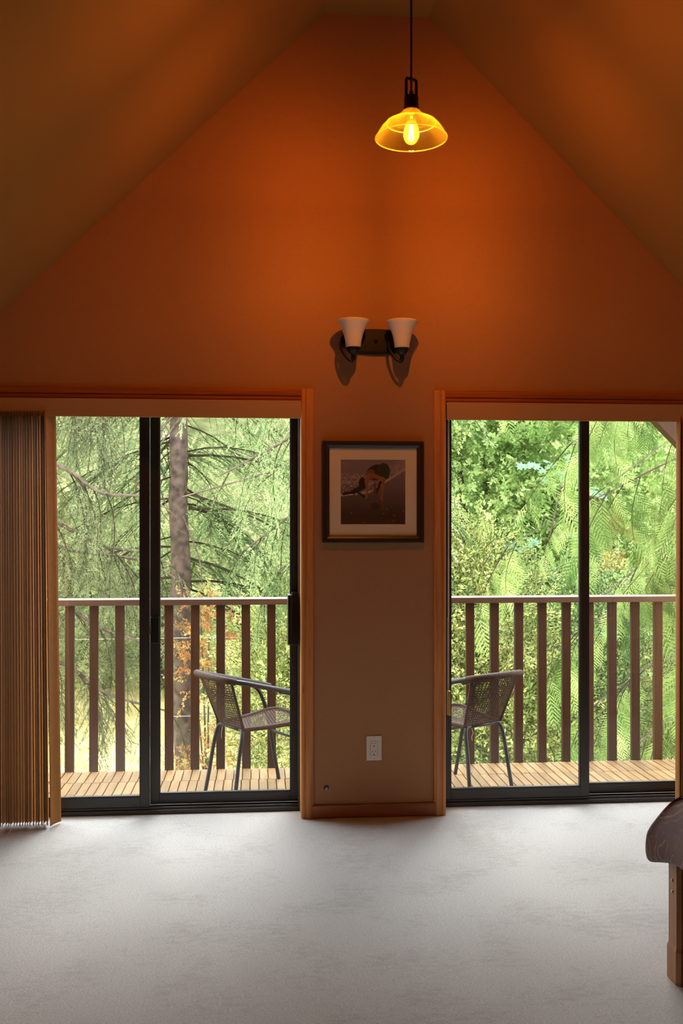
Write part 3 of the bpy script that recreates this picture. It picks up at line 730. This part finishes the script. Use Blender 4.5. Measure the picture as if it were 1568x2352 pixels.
def fir_bough(seed, ntw=23, nn=36, droop=.32, nl=.036, nw=.0042):
    g = np.random.default_rng(seed); need = []; wd = []; off = []
    stem = np.array([(u, .04 * math.sin(u * 5 + seed), -droop * u * u) for u in np.linspace(0, 1, 7)]); wd += ribbons(stem, .009)
    for i in range(ntw):
        u = .12 + .88 * (i + g.random()) / ntw; s = 1 if i % 2 else -1
        b = np.array([np.interp(u, np.linspace(0, 1, 7), stem[:, k]) for k in range(3)])
        L = (.42 * (1 - u) + .15) * g.uniform(.75, 1.2); d = np.array([.55 + .3 * u, s * g.uniform(.35, .8), -g.uniform(.15, .75)]); d /= np.linalg.norm(d)
        tt = np.linspace(0, 1, 5)[:, None]; tw = b + d * L * tt + np.array([0, 0, -.16 * L]) * tt ** 2; wd += ribbons(tw[::2], .0028)
        f = g.random(nn); base = b + d * L * f[:, None] + np.array([0, 0, -.16 * L]) * (f ** 2)[:, None]
        q = np.cross(d, [0, 0, 1.0]); q /= np.linalg.norm(q); zz = np.cross(q, d)
        a = g.uniform(-1.0, 1.0, nn) + np.where(g.random(nn) < .5, 0, math.pi)
        nd = d * .75 + q * np.cos(a)[:, None] * .9 + zz * np.sin(a)[:, None] * .55; nd /= np.linalg.norm(nd, axis=1, keepdims=True)
        sd = np.cross(nd, g.normal(size=(nn, 3))); sd /= np.linalg.norm(sd, axis=1, keepdims=True)
        l = nl * g.uniform(.7, 1.2, nn)[:, None]
        V = np.stack([base + sd * nw, base - sd * nw, base + nd * l], 1).reshape(-1, 3); need.append((V, np.arange(nn * 3).reshape(-1, 3))); off.append(np.full(nn * 3, g.uniform(-.25, .25)) + np.repeat(f * .2 - .1, 3))
    return (*catv(need), np.concatenate(off)), catv(wd)
def cedar_spray(seed, n=9, L=.39):
    """one flat drooping fern-like spray along +x"""
    g = np.random.default_rng(seed); out = []
    for i in range(n):
        u = (i + .5) / n; l = L * (.36 * math.sin(math.pi * min(1, u * .85 + .22)) ** 1.2 + .03)
        for s in (-1, 1):
            b = np.array([u * L, 0, -.25 * L * u * u]); d = np.array([.75, s * .66, -.12 + g.uniform(-.08, .08)]); d /= np.linalg.norm(d); q = np.array([-d[1] * s, d[0] * s, 0]) 
            w = .0042
            k = np.array([0, .35, .7, 1.0]); pts = b + d * (l * k)[:, None] + np.array([.0, 0, -.12 * l]) * (k ** 2)[:, None]
            wd = np.array([w, w * 1.15, w * .8, .0008])[:, None]
            V = np.concatenate([pts + q * wd, pts - q * wd]); j = np.arange(3)
            F = np.concatenate([np.stack([j, j + 1, j + 5], 1), np.stack([j, j + 5, j + 4], 1)]); out.append((V, F))
            for f_ in (.26, .5, .74):     # side lobes of the pinna
                p = b + d * l * f_; e = l * .28 * (1.15 - f_)
                for s2 in (-1, 1):
                    dd = d * .85 + q * s2 * .5; out.append((np.stack([p + d * .0045, p - d * .0045, p + dd * e]), np.array([[0, 1, 2]])))
    out += [(v, f) for v, f in ribbons(np.array([(u * L, 0, -.25 * L * u * u + .001) for u in np.linspace(0, 1, 5)]), .0022)]
    return catv(out)
CS = [cedar_spray(s) for s in (1, 2, 3)]
def cedar_bough(seed, n=16):
    g = np.random.default_rng(seed); need = []; off = []; stem = np.array([(u, .05 * math.sin(4 * u + seed), -.28 * u * u) for u in np.linspace(0, 1, 7)])
    for i in range(n):
        u = .15 + .85 * (i + g.random()) / n; b = np.array([np.interp(u, np.linspace(0, 1, 7), stem[:, k]) for k in range(3)])
        s = 1 if i % 2 else -1; d = np.array([[.35 + .4 * u, s * g.uniform(.1, .8), -g.uniform(.3, 1.3)]])
        V, F = CS[i % 3]; v, f = scatter(V, F, b[None], frames(d, g.uniform(-1.2, 1.2, 1)), [g.uniform(.7, 1.3)]); need.append((v, f)); off.append(np.full(len(v), g.uniform(-.38, .38)))
    return (*catv(need), np.concatenate(off)), catv(ribbons(stem, .008))
def leafy_twig(seed, n=18, L=.5, ll=.07, lw=.013, spread=1.0):
    g = np.random.default_rng(seed); out = []
    stem = np.array([(u * L, .04 * math.sin(3 * u + seed), .05 * math.sin(2 * u)) for u in np.linspace(0, 1, 4)])
    for i in range(n):
        u = .1 + .9 * i / n; b = np.array([np.interp(u, np.linspace(0, 1, 4), stem[:, k]) for k in range(3)])
        d = np.array([.5, *(g.normal(size=2) * .6 * spread)]); d /= np.linalg.norm(d); q = np.cross(d, g.normal(size=3)); q /= np.linalg.norm(q); l = ll * g.uniform(.7, 1.2)
        V = np.stack([b, b + d * l * .5 + q * lw, b + d * l, b + d * l * .5 - q * lw]); out.append((V, np.array([[0, 1, 2], [0, 2, 3]])))
    return catv(out), catv(ribbons(stem, .003))
def tinted(n_inst, n_v, lo=0., hi=1., off=None):
    t_ = np.repeat(rng.uniform(lo, hi, n_inst), n_v) + rng.uniform(-.06, .06, n_inst * n_v)
    return t_ if off is None else t_ + np.tile(off, n_inst)

LM = dict(
    fir=leaf_mat('fir_needles', [(0, (.060, .105, .042)), (.5, (.15, .22, .085)), (1, (.28, .36, .15))], .3),
    firl=leaf_mat('young_fir_needles', [(0, (.13, .22, .075)), (.5, (.29, .41, .15)), (1, (.47, .58, .27))], .35),
    firg=leaf_mat('grey_green_needles', [(0, (.085, .105, .050)), (.5, (.17, .205, .095)), (1, (.28, .315, .15))], .3),
    cedar=leaf_mat('cedar_sprays', [(0, (.060, .12, .030)), (.5, (.20, .30, .075)), (1, (.42, .50, .17))], .3),
    willow=leaf_mat('willow_leaves', [(0, (.08, .13, .03)), (.4, (.25, .32, .075)), (.8, (.46, .49, .14)), (1, (.58, .53, .20))], .4, .04),
    broad=leaf_mat('broad_leaves', [(0, (.07, .15, .035)), (.5, (.20, .32, .08)), (1, (.40, .50, .18))], .4, .05),
    hem=leaf_mat('hemlock_leaves', [(0, (.08, .16, .04)), (.5, (.24, .37, .10)), (1, (.48, .58, .23))], .35),
    far=leaf_mat('far_leaves', [(0, (.10, .14, .055)), (.5, (.29, .335, .135)), (1, (.56, .57, .29))], .35),  # sunlight on the far trees is put into these paler colours
    maple=leaf_mat('maple_leaves', [(0, (.14, .30, .18)), (1, (.30, .48, .32))], .4, .06),
    rust=leaf_mat('rusty_leaves', [(0, (.30, .13, .05)), (.6, (.50, .25, .09)), (1, (.52, .42, .13))], .35),
    grass=leaf_mat('dry_grass', [(0, (.40, .36, .14)), (.5, (.60, .52, .24)), (1, (.74, .65, .36))], .35))

def bough_tree(name, label, cat, base, boughs, mat, tmpl, trunk=None, group=None, lo=0., hi=1., limbs=()):
    """boughs: array rows (attach xyz, direction xyz, scale)"""
    r = empty(name, base); tag(r, label, cat, group)
    B = np.asarray(boughs, float); B[:, :3] -= np.array(base)
    nV, nF, wV, wF, tn, n1, n2 = [], [], [], [], [], 0, 0
    which = rng.integers(0, len(tmpl), len(B))
    for k, (nd, wd) in enumerate(tmpl):
        b = B[which == k]
        if not len(b): continue
        Rm = frames(b[:, 3:6], rng.uniform(-.35, .35, len(b)))
        V, F = scatter(nd[0], nd[1], b[:, :3], Rm, b[:, 6]); nV.append(V); nF.append(F + n1); n1 += len(V); tn.append(tinted(len(b), len(nd[0]), lo, hi, nd[2] if len(nd) > 2 else None))
        V, F = scatter(wd[0], wd[1], b[:, :3], Rm, b[:, 6]); wV.append(V); wF.append(F + n2); n2 += len(V)
    mesh_np('foliage', np.concatenate(nV), np.concatenate(nF), mat, r, np.concatenate(tn))
    mesh_np('twigs', np.concatenate(wV), np.concatenate(wF), M['twig'], r)
    if trunk is not None:
        m, mt_ = trunk; o = m.build('trunk', mt_, r, True); o.location = -Vector(base)
    for (pts, rad, mt_) in limbs:
        rads = [rad * (1 - .75 * i / (len(pts) - 1)) for i in range(len(pts))]
        n_ = 5; P = smooth_path(pts, n_); rads = np.interp(np.linspace(0, 1, len(P)), np.linspace(0, 1, len(pts)), rads)
        o = MB().tube(P, list(rads), 7).build('branch', mt_, r, True); o.location = -Vector(base)
    return r
def trunk_mesh(pts, r0, r1, seg=18, rough=.06):
    P = smooth_path(pts, 14); m = MB(); m.tube(P, list(np.linspace(r0, r1, len(P))), seg)
    c = [(P[min(i // seg, len(P) - 1)]) for i in range(len(m.v))]
    m.v = [tuple(Vector(v) + (Vector(v) - q).normalized() * (r0 * rough * math.sin(k * 7.3 + v[2] * 9) + r0 * rough * random.uniform(-1, 1))) for k, (v, q) in enumerate(zip(m.v, c))]
    return m
FB = [fir_bough(s) for s in (1, 2, 3, 4)]
FBH = [fir_bough(s, 24, 33, .55) for s in (5, 6, 7)]
CB = [cedar_bough(s) for s in (1, 2, 3)]

# --- Douglas fir with the visible trunk
bx, by = -1.035, 14.0
bo = []
for i in range(120):
    z = rng.uniform(.1, 6.0); az = rng.uniform(0, 2 * math.pi)
    if abs(((az - 1.5 * math.pi + math.pi) % (2 * math.pi)) - math.pi) < 1.15: continue
    L = rng.uniform(1.2, 2.4); bo.append((bx + .1 * math.cos(az), by + .1 * math.sin(az), z, math.cos(az), math.sin(az), rng.uniform(-.35, .15), L))
tk = trunk_mesh([(-.93, 14, GZ - .1), (-.985, 14, -1), (-1.02, 14, .5), (-1.06, 14, 2.2), (-1.04, 14, 4.2), (-1.03, 14, 8)], .155, .105)
limbs = [([(-1.06, 13.9, 3.0), (-1.25, 13.7, 2.75), (-1.32, 13.6, 2.2), (-1.2, 13.55, 1.75), (-1.05, 13.5, 1.55)], .018, M['bark2']),
         ([(-1.32, 13.6, 2.2), (-1.33, 13.55, 1.8), (-1.1, 13.5, 1.45), (-.85, 13.5, 1.3)], .012, M['bark2']),
         ([(-1.05, 13.9, 2.9), (-1.5, 13.6, 2.2), (-1.62, 13.5, 1.75)], .016, M['bark2']),
         ([(-1.0, 13.9, 1.6), (-.75, 13.6, 1.0), (-.68, 13.5, .55), (-.45, 13.5, .2)], .014, M['bark2'])]
bough_tree('fir_tree', 'tall fir tree with bare brown trunk standing behind the railing of the left door', 'tree', (-.95, 14, GZ), bo, LM['fir'], FB, (tk, M['bark']), limbs=limbs)

# --- fir left of the left door, its long grey limbs reach into the pane
bo = []
lm = []
for (z0, z1, y_) in ((2.35, 1.72, 10.6), (1.75, 1.12, 10.9), (1.45, .95, 11.4), (3.0, 2.75, 11), (1.0, .2, 10.8), (.35, -.5, 11.0)):
    j = lambda: random.uniform(-.07, .07)
    pts = [(-4.3, 11, z0 + .35), (-3.0, y_, z0 + .2), (-2.4, y_ - .05 + j(), (z0 * 2 + z1) / 3 + .05 + j()), (-2.0, y_ + j(), (z0 + z1) / 2 + j() * .6), (-1.6, y_ + j(), z1 + .12 + j() * .7), (-1.2, y_ + .05, z1 + .04 + j()), (-.9, y_ + .05, z1 - .1)]
    lm.append((pts, .034, M['bark2']))
    P = np.array([tuple(p) for p in smooth_path(pts, 8)])
    for k in range(26):
        p = P[rng.integers(8, len(P))]; s = 1 if k % 2 else -1
        if p[0] > -1.5 and rng.random() < .85: continue
        bo.append((*p, rng.uniform(.3, .9), s * rng.uniform(.1, .7), -rng.uniform(.35, 1.3), rng.uniform(.55, 1.0)))
for i in range(60):
    az = rng.uniform(-1.2, 1.2); bo.append((-4.25, 11, rng.uniform(-.6, 5), math.cos(az), math.sin(az), rng.uniform(-.5, 0), rng.uniform(1.4, 2.4)))
tk = trunk_mesh([(-4.3, 11, GZ - .1), (-4.3, 11, 1), (-4.28, 11, 7)], .2, .13)
bough_tree('fir_tree', 'grey green fir whose long bare limbs reach across the left pane', 'tree', (-4.3, 11, GZ), bo, LM['firg'], FBH, (tk, M['bark']), limbs=lm)

# --- bright young fir hidden behind the middle wall, boughs hanging into the left door
bo = []; lm = []
for (z0, z1, y_, xe) in ((3.3, 2.55, 10.2, -.1), (2.7, 1.95, 10.0, -.35), (2.3, 1.75, 10.4, -.75), (3.6, 2.9, 10.6, -.6), (1.9, 1.2, 10.5, -.1), (1.2, .9, 10.6, .2)):
    pts = [(1.7, 10.6, z0 + .25), (1.1, y_ + .1, z0 + .15), (.5, y_, (z0 + z1) / 2 + .1), (xe, y_, z1)]
    lm.append((pts, .03, M['bark2'])); P = np.array([tuple(p) for p in smooth_path(pts, 8)])
    for k in range(20):
        p = P[rng.integers(3, len(P))]; s = 1 if k % 2 else -1
        if p[0] < .02 and rng.random() < .8: continue     # keep the trunk of the tall fir in sight
        bo.append((*p, -rng.uniform(.3, .9), s * rng.uniform(.1, .6), -rng.uniform(.3, 1.2), rng.uniform(.5, .85)))
for i in range(70):
    az = rng.uniform(0, 2 * math.pi); bo.append((1.7, 10.6, rng.uniform(-1.0, 5.5), math.cos(az), math.sin(az), rng.uniform(-.5, 0), rng.uniform(.7, 1.3)))
tk = trunk_mesh([(1.7, 10.6, GZ - .1), (1.7, 10.6, 1), (1.7, 10.6, 6.5)], .14, .06)
bough_tree('fir_tree', 'bright green young fir with drooping boughs at the right half of the left door', 'tree', (1.7, 10.6, GZ), bo, LM['firl'], FBH, (tk, M['bark']), limbs=lm)

# --- western cedar right of the right door
bo = []; lm = []
cx, cy = 5.6, 9.6
for (z0, xe, ye, z1) in ((3.5, 3.2, 8.9, 2.7), (3.0, 2.9, 9.1, 2.2), (2.6, 3.1, 8.6, 1.8), (2.1, 2.4, 9.4, 1.25), (1.6, 3.0, 8.7, .75), (1.1, 2.7, 9.0, .3), (.5, 2.9, 8.6, -.2), (-.1, 3.1, 8.8, -.8), (-.7, 3.0, 9.0, -1.4), (3.9, 2.6, 9.6, 3.1), (2.4, 3.6, 8.2, 1.7), (.9, 3.5, 8.2, .3), (-.5, 3.5, 8.2, -.9), (1.7, 3.7, 8.0, 1.3)):
    pts = [(cx, cy, z0 + .2), ((cx * 2 + xe) / 3, (cy * 2 + ye) / 3, z0 + .15), ((cx + 2 * xe) / 3, (cy + 2 * ye) / 3, (z0 + z1) / 2 + .12), (xe, ye, z1)]
    lm.append((pts, .015, M['bark2'])); P = np.array([tuple(p) for p in smooth_path(pts, 8)])
    for k in range(11):
        p = P[rng.integers(6, len(P))]; s = 1 if k % 2 else -1
        bo.append((*p, -rng.uniform(.2, .7), s * rng.uniform(.1, .6) - .15, -rng.uniform(.35, 1.0), rng.uniform(.5, .85)))
for i in range(34):
    az = rng.uniform(1.9, 4.4); bo.append((cx, cy, rng.uniform(-2, 5.5), math.cos(az), math.sin(az), rng.uniform(-.6, -.1), rng.uniform(1.0, 1.9)))
tk = trunk_mesh([(cx, cy, GZ - .1), (cx, cy, 1), (cx, cy, 7)], .2, .12)
bough_tree('cedar_tree', 'bright green cedar with flat drooping sprays close behind the right pane of the right door', 'tree', (cx, cy, GZ), bo, LM['cedar'], CB, (tk, M['bark']), limbs=lm)

# --- leafy crowns: twig clusters in and on ellipsoids
def crown_tree(name, label, cat, base, ells, n, mat, tmpl, smin, smax, trunk_r=.06, group=None, lo=0., hi=1., up=.3):
    r = empty(name, base); tag(r, label, cat, group)
    nV, nF, wV, wF, tn, n1, n2 = [], [], [], [], [], 0, 0
    vol = np.array([e[3] * e[4] * e[5] for e in ells]) ** .8; vol /= vol.sum()
    for e, f in zip(ells, vol):
        k = int(n * f); d = rng.normal(size=(k, 3)); d /= np.linalg.norm(d, axis=1, keepdims=True)
        rad = rng.uniform(.35, 1.0, k) ** .5; p = np.array(e[:3]) + d * rad[:, None] * np.array(e[3:6]) - np.array(base)
        dr = d * .7 + rng.normal(size=(k, 3)) * .55 + np.array([0, 0, up]); wh = rng.integers(0, len(tmpl), k); s = rng.uniform(smin, smax, k)
        Rm = frames(dr, rng.uniform(0, 6.28, k))
        for q, (nd, wd) in enumerate(tmpl):
            m = wh == q
            if not m.any(): continue
            V, F = scatter(nd[0], nd[1], p[m], Rm[m], s[m]); nV.append(V); nF.append(F + n1); n1 += len(V); tn.append(tinted(m.sum(), len(nd[0]), lo, hi))
            V, F = scatter(wd[0], wd[1], p[m], Rm[m], s[m]); wV.append(V); wF.append(F + n2); n2 += len(V)
    mesh_np('foliage', np.concatenate(nV), np.concatenate(nF), mat, r, np.concatenate(tn))
    if name not in ('forest_tree', 'hemlock_tree'): mesh_np('twigs', np.concatenate(wV), np.concatenate(wF), M['twig'], r)
    for j, e in enumerate(ells):
        top = Vector(e[:3]) - Vector(base); top.z += e[5] * .4
        pts = [Vector((top.x * .08, top.y * .08, -.15)), Vector((top.x * .35, top.y * .3, top.z * .45)), top]
        P = smooth_path(pts, 6); MB().tube(P, list(np.linspace(trunk_r, trunk_r * .3, len(P))), 8).build('stem' if j else 'trunk', M['bark2'], r, True)
    return r
WT = [leafy_twig(s, 22, .5, .055, .0105) for s in (1, 2, 3)]
BT = [leafy_twig(s, 22, .5, .075, .022, 1.0) for s in (4, 5, 6)]
FT = [leafy_twig(s, 20, .9, .26, .05, 1.3) for s in (7, 8)]
HB = [fir_bough(s, 12, 12, .5, .09, .011) for s in (11, 12, 13)]

crown_tree('willow_shrub', 'yellow green willow shrub behind the railing, between the two armchairs', 'shrub', (1.2, 10.8, GZ),
           [(.55, 10.9, -1.1, .72, .8, 1.3), (.32, 11.2, -.3, .6, .6, .75), (1.5, 11, -.3, 1.2, .9, 1.7), (2.35, 10.8, -.2, .9, .8, 1.55), (2.1, 11.2, .75, .6, .6, .7), (2.9, 10.8, -1.2, .8, .8, 1.3)], 6600, LM['willow'], WT, .7, 1.15, .05, lo=.25, hi=1.)
crown_tree('green_shrub', 'fresh green shrub behind the railing at the middle of the right door', 'shrub', (4.0, 12, GZ),
           [(3.6, 12, -1.1, 1.1, .9, 1.5), (4.6, 12.3, -1.0, 1.1, .9, 1.4), (3.9, 12.4, .2, .9, .8, .8)], 2600, LM['broad'], WT, .9, 1.3, .05)
crown_tree('hemlock_tree', 'light green leafy tree filling the top of the right door', 'tree', (3.6, 15, GZ),
           [(3.5, 15, 2.0, 1.5, 1.2, 1.3), (4.8, 14.6, 2.6, 1.3, 1.1, 1.2), (2.9, 15, 3.4, 1.3, 1.2, 1.1), (4.2, 15.2, .7, 1.6, 1.2, 1.2), (5.4, 15, .9, 1.3, 1.2, 1.3)], 6300, LM['hem'], BT, .7, 1.2, .10, lo=.15, hi=1.05)
crown_tree('withered_sapling', 'rust orange withered sapling behind the balusters near the fir trunk', 'shrub', (-.62, 13.2, GZ),
           [(-.60, 13.2, -.15, .26, .25, .55), (-.80, 13.0, -.5, .10, .2, .35), (-.45, 13.2, -1.9, .5, .4, .5), (-.72, 13.3, .35, .14, .15, .25)], 300, LM['rust'], BT, .4, .75, .02)

# maple leaves: separate lobed leaves on two sprigs
def maple_leaf():
    ang = [90, 62, 48, 25, 8, -12, -35, -60, -90]; rad = [1, .55, .85, .5, .8, .42, .55, .3, .12]
    pts = [(0, 0, 0)] + [(rad[i] * math.cos(R(a)), rad[i] * math.sin(R(a)), -.12 * rad[i]) for i, a in enumerate(ang)] + [(-rad[i] * math.cos(R(ang[i])), rad[i] * math.sin(R(ang[i])), -.12 * rad[i]) for i in range(len(ang) - 2, 0, -1)]
    n = len(pts) - 1; return pts, [(0, i, i % n + 1) for i in range(1, n + 1)]
mp = empty('maple_sprig', (3.4, 11.2, GZ)); tag(mp, 'blue green maple sprig with large lobed leaves in the right door', 'tree')
pv, pf = maple_leaf(); mleaf = None
MB().tube(smooth_path([(0, 0, 0), (-.1, .1, 1.8), (-.15, 0, 3.2), (.1, -.1, 4.6)], 6), .010, 7).build('trunk', M['bark2'], mp, True)
cl = [(1262, 1070), (1278, 1092), (1240, 1090), (1292, 1058), (1210, 1072), (1288, 1108), (1262, 1108), (1232, 1062), (1305, 1090), (1225, 1240), (1190, 1255), (1160, 1268), (1150, 1290), (1205, 1237), (1175, 1245), (1310, 1220), (1370, 1130), (1380, 1135), (1400, 1450), (1392, 1462)]
for (px, py) in cl:
    tt = (px - 784) / 2287; vv = -(py - 1200) / 2287; D = 11.0 + random.uniform(-.3, .3)
    x = (.0867 + tt * .9962) * D; y = (.9962 - tt * .0867) * D; z = 1.486 + vv * D
    for rep in range(2):
        if mleaf is None:
            me_ = MB(); me_.v = pv; me_.f = pf; o = me_.build('leaf', LM['maple'], mp); a = o.data.attributes.new('tint', 'FLOAT', 'POINT'); a.data.foreach_set('value', np.linspace(0, 1, len(pv)).astype(np.float32)); mleaf = o
        else: o = mleaf.copy(); COL.objects.link(o)
        o.location = (x - 3.4 + random.uniform(-.06, .06), y - 11.2 + random.uniform(-.1, .1), z - GZ + random.uniform(-.05, .05)); s = random.uniform(.07, .11); o.scale = (s, s, s)
        o.rotation_euler = (R(random.uniform(10, 60)), R(random.uniform(-30, 30)), R(random.uniform(100, 260)))

# --- trees beyond the meadow
spots = [(-7.5, 25, 2.2, 5.5), (-4.6, 27, 2.3, 6.5), (-2.2, 24.5, 1.7, 5.0), (.2, 26, 2.2, 6.2), (2.6, 24, 2.0, 5.5), (5.2, 22, 2.2, 6.0), (8.0, 21, 2.3, 6.0), (10.5, 23, 2.3, 6.5), (6.8, 18.5, 1.8, 5.5), (9.2, 17.5, 1.9, 5.5), (1.0, 20, 1.4, 3.6), (-5.8, 20, 1.6, 4.6)]
names = ['leftmost far tree beyond the dry meadow', 'tall far tree behind the left pane', 'pale far tree just left of the fir trunk', 'tall far tree right of the fir trunk', 'far tree mostly hidden by the middle wall', 'far tree behind the left half of the right door', 'far tree behind the dark stile of the right door', 'rightmost far tree behind the cedar', 'nearer tree beyond the green shrub in the right door', 'nearer tree behind the cedar sprays', 'short far tree behind the willow shrub', 'round tree in front of the leftmost far trees']
for (x, y, r_, h_), nm in zip(spots, names):
    ez = [(x, y, GZ + h_ * .35, r_, r_ * .8, h_ * .42), (x + r_ * .3, y, GZ + h_ * .75, r_ * .75, r_ * .7, h_ * .33), (x - r_ * .5, y - .4, GZ + h_ * .55, r_ * .7, r_ * .6, h_ * .3)]
    fir = (int(x * 10) % 2 == 0)
    crown_tree('forest_tree', nm, 'tree', (x, y, GZ), ez, 950 if not fir else 540, LM['far'], FT if not fir else HB, .8, 1.3, .12, 'trees beyond the meadow', up=.3 if not fir else -.3)

# --- ground: dry meadow that climbs to a wooded bank
gm = []
xs_ = np.linspace(-30, 40, 71); ys_ = np.linspace(6.6, 60, 60)
Xg, Yg = np.meshgrid(xs_, ys_); Zg = GZ + .06 * np.sin(Xg * 1.7) * np.cos(Yg * 1.3) + np.clip(Yg - 27, 0, None) * .42
idx = np.arange(Xg.size).reshape(Xg.shape); F = np.stack([idx[:-1, :-1], idx[:-1, 1:], idx[1:, 1:], idx[1:, :-1]], -1).reshape(-1, 4)
t = NT('meadow_ground'); b = t.n('BsdfDiffuse'); tc = t.n('TexCoord'); nz = t.n('TexNoise', Scale=1.2, Detail=8.0); t.l(tc.outputs['Object'], nz.inputs['Vector'])
sx = t.n('SeparateXYZ'); t.l(tc.outputs['Object'], sx.inputs[0]); mr = t.n('MapRange'); mr.inputs['From Min'].default_value = 25; mr.inputs['From Max'].default_value = 28; t.l(sx.outputs[1], mr.inputs[0])
mx = t.n('MixRGB'); t.l(mr.outputs[0], mx.inputs[0])
t.l(t.ramp(nz.outputs[0], [(.35, (.40, .34, .12)), (.65, (.62, .52, .25))]), mx.inputs[1]); t.l(t.ramp(nz.outputs[0], [(.35, (.045, .05, .02)), (.65, (.10, .105, .045))]), mx.inputs[2])
t.l(mx.outputs[0], b.inputs[0])
o = mesh_np('ground', np.stack([Xg, Yg, Zg], -1), F, t.done(b.outputs[0]), None, None, None); struct(o, 'dry yellow meadow below the deck')
n = 16000
px = rng.uniform(-6, 3, n); py = rng.uniform(13, 24, n); hh = rng.uniform(.1, .32, n); a = rng.uniform(0, 6.28, n); ln = rng.normal(size=(n, 2)) * .08
b0 = np.stack([px, py, np.full(n, GZ - .05)], 1); sd = np.stack([np.cos(a), np.sin(a), 0 * a], 1) * .010
V = np.stack([b0 + sd, b0 - sd, b0 + np.stack([ln[:, 0], ln[:, 1], hh], 1)], 1)
tag(mesh_np('meadow_grass', V, np.arange(3 * n).reshape(-1, 3), LM['grass'], None, np.repeat(rng.random(n), 3)), 'tall dry grass of the meadow beyond the fir trunk', 'grass', kind='stuff')
# wire fence
wf = empty('wire_fence', (0, 13.2, GZ)); tag(wf, 'thin wire fence crossing behind the fir trunk', 'fence')
for z in (2.55, 1.52): MB().tube([(-6, 0, z), (4.5, .1, z + .03)], .004, 5).build('wire', M['steel'], wf)
for x in (-6, 4.5): MB().tube([(x, 0, -.1), (x, 0, 2.7)], .05, 8).build('post', M['bark2'], wf)
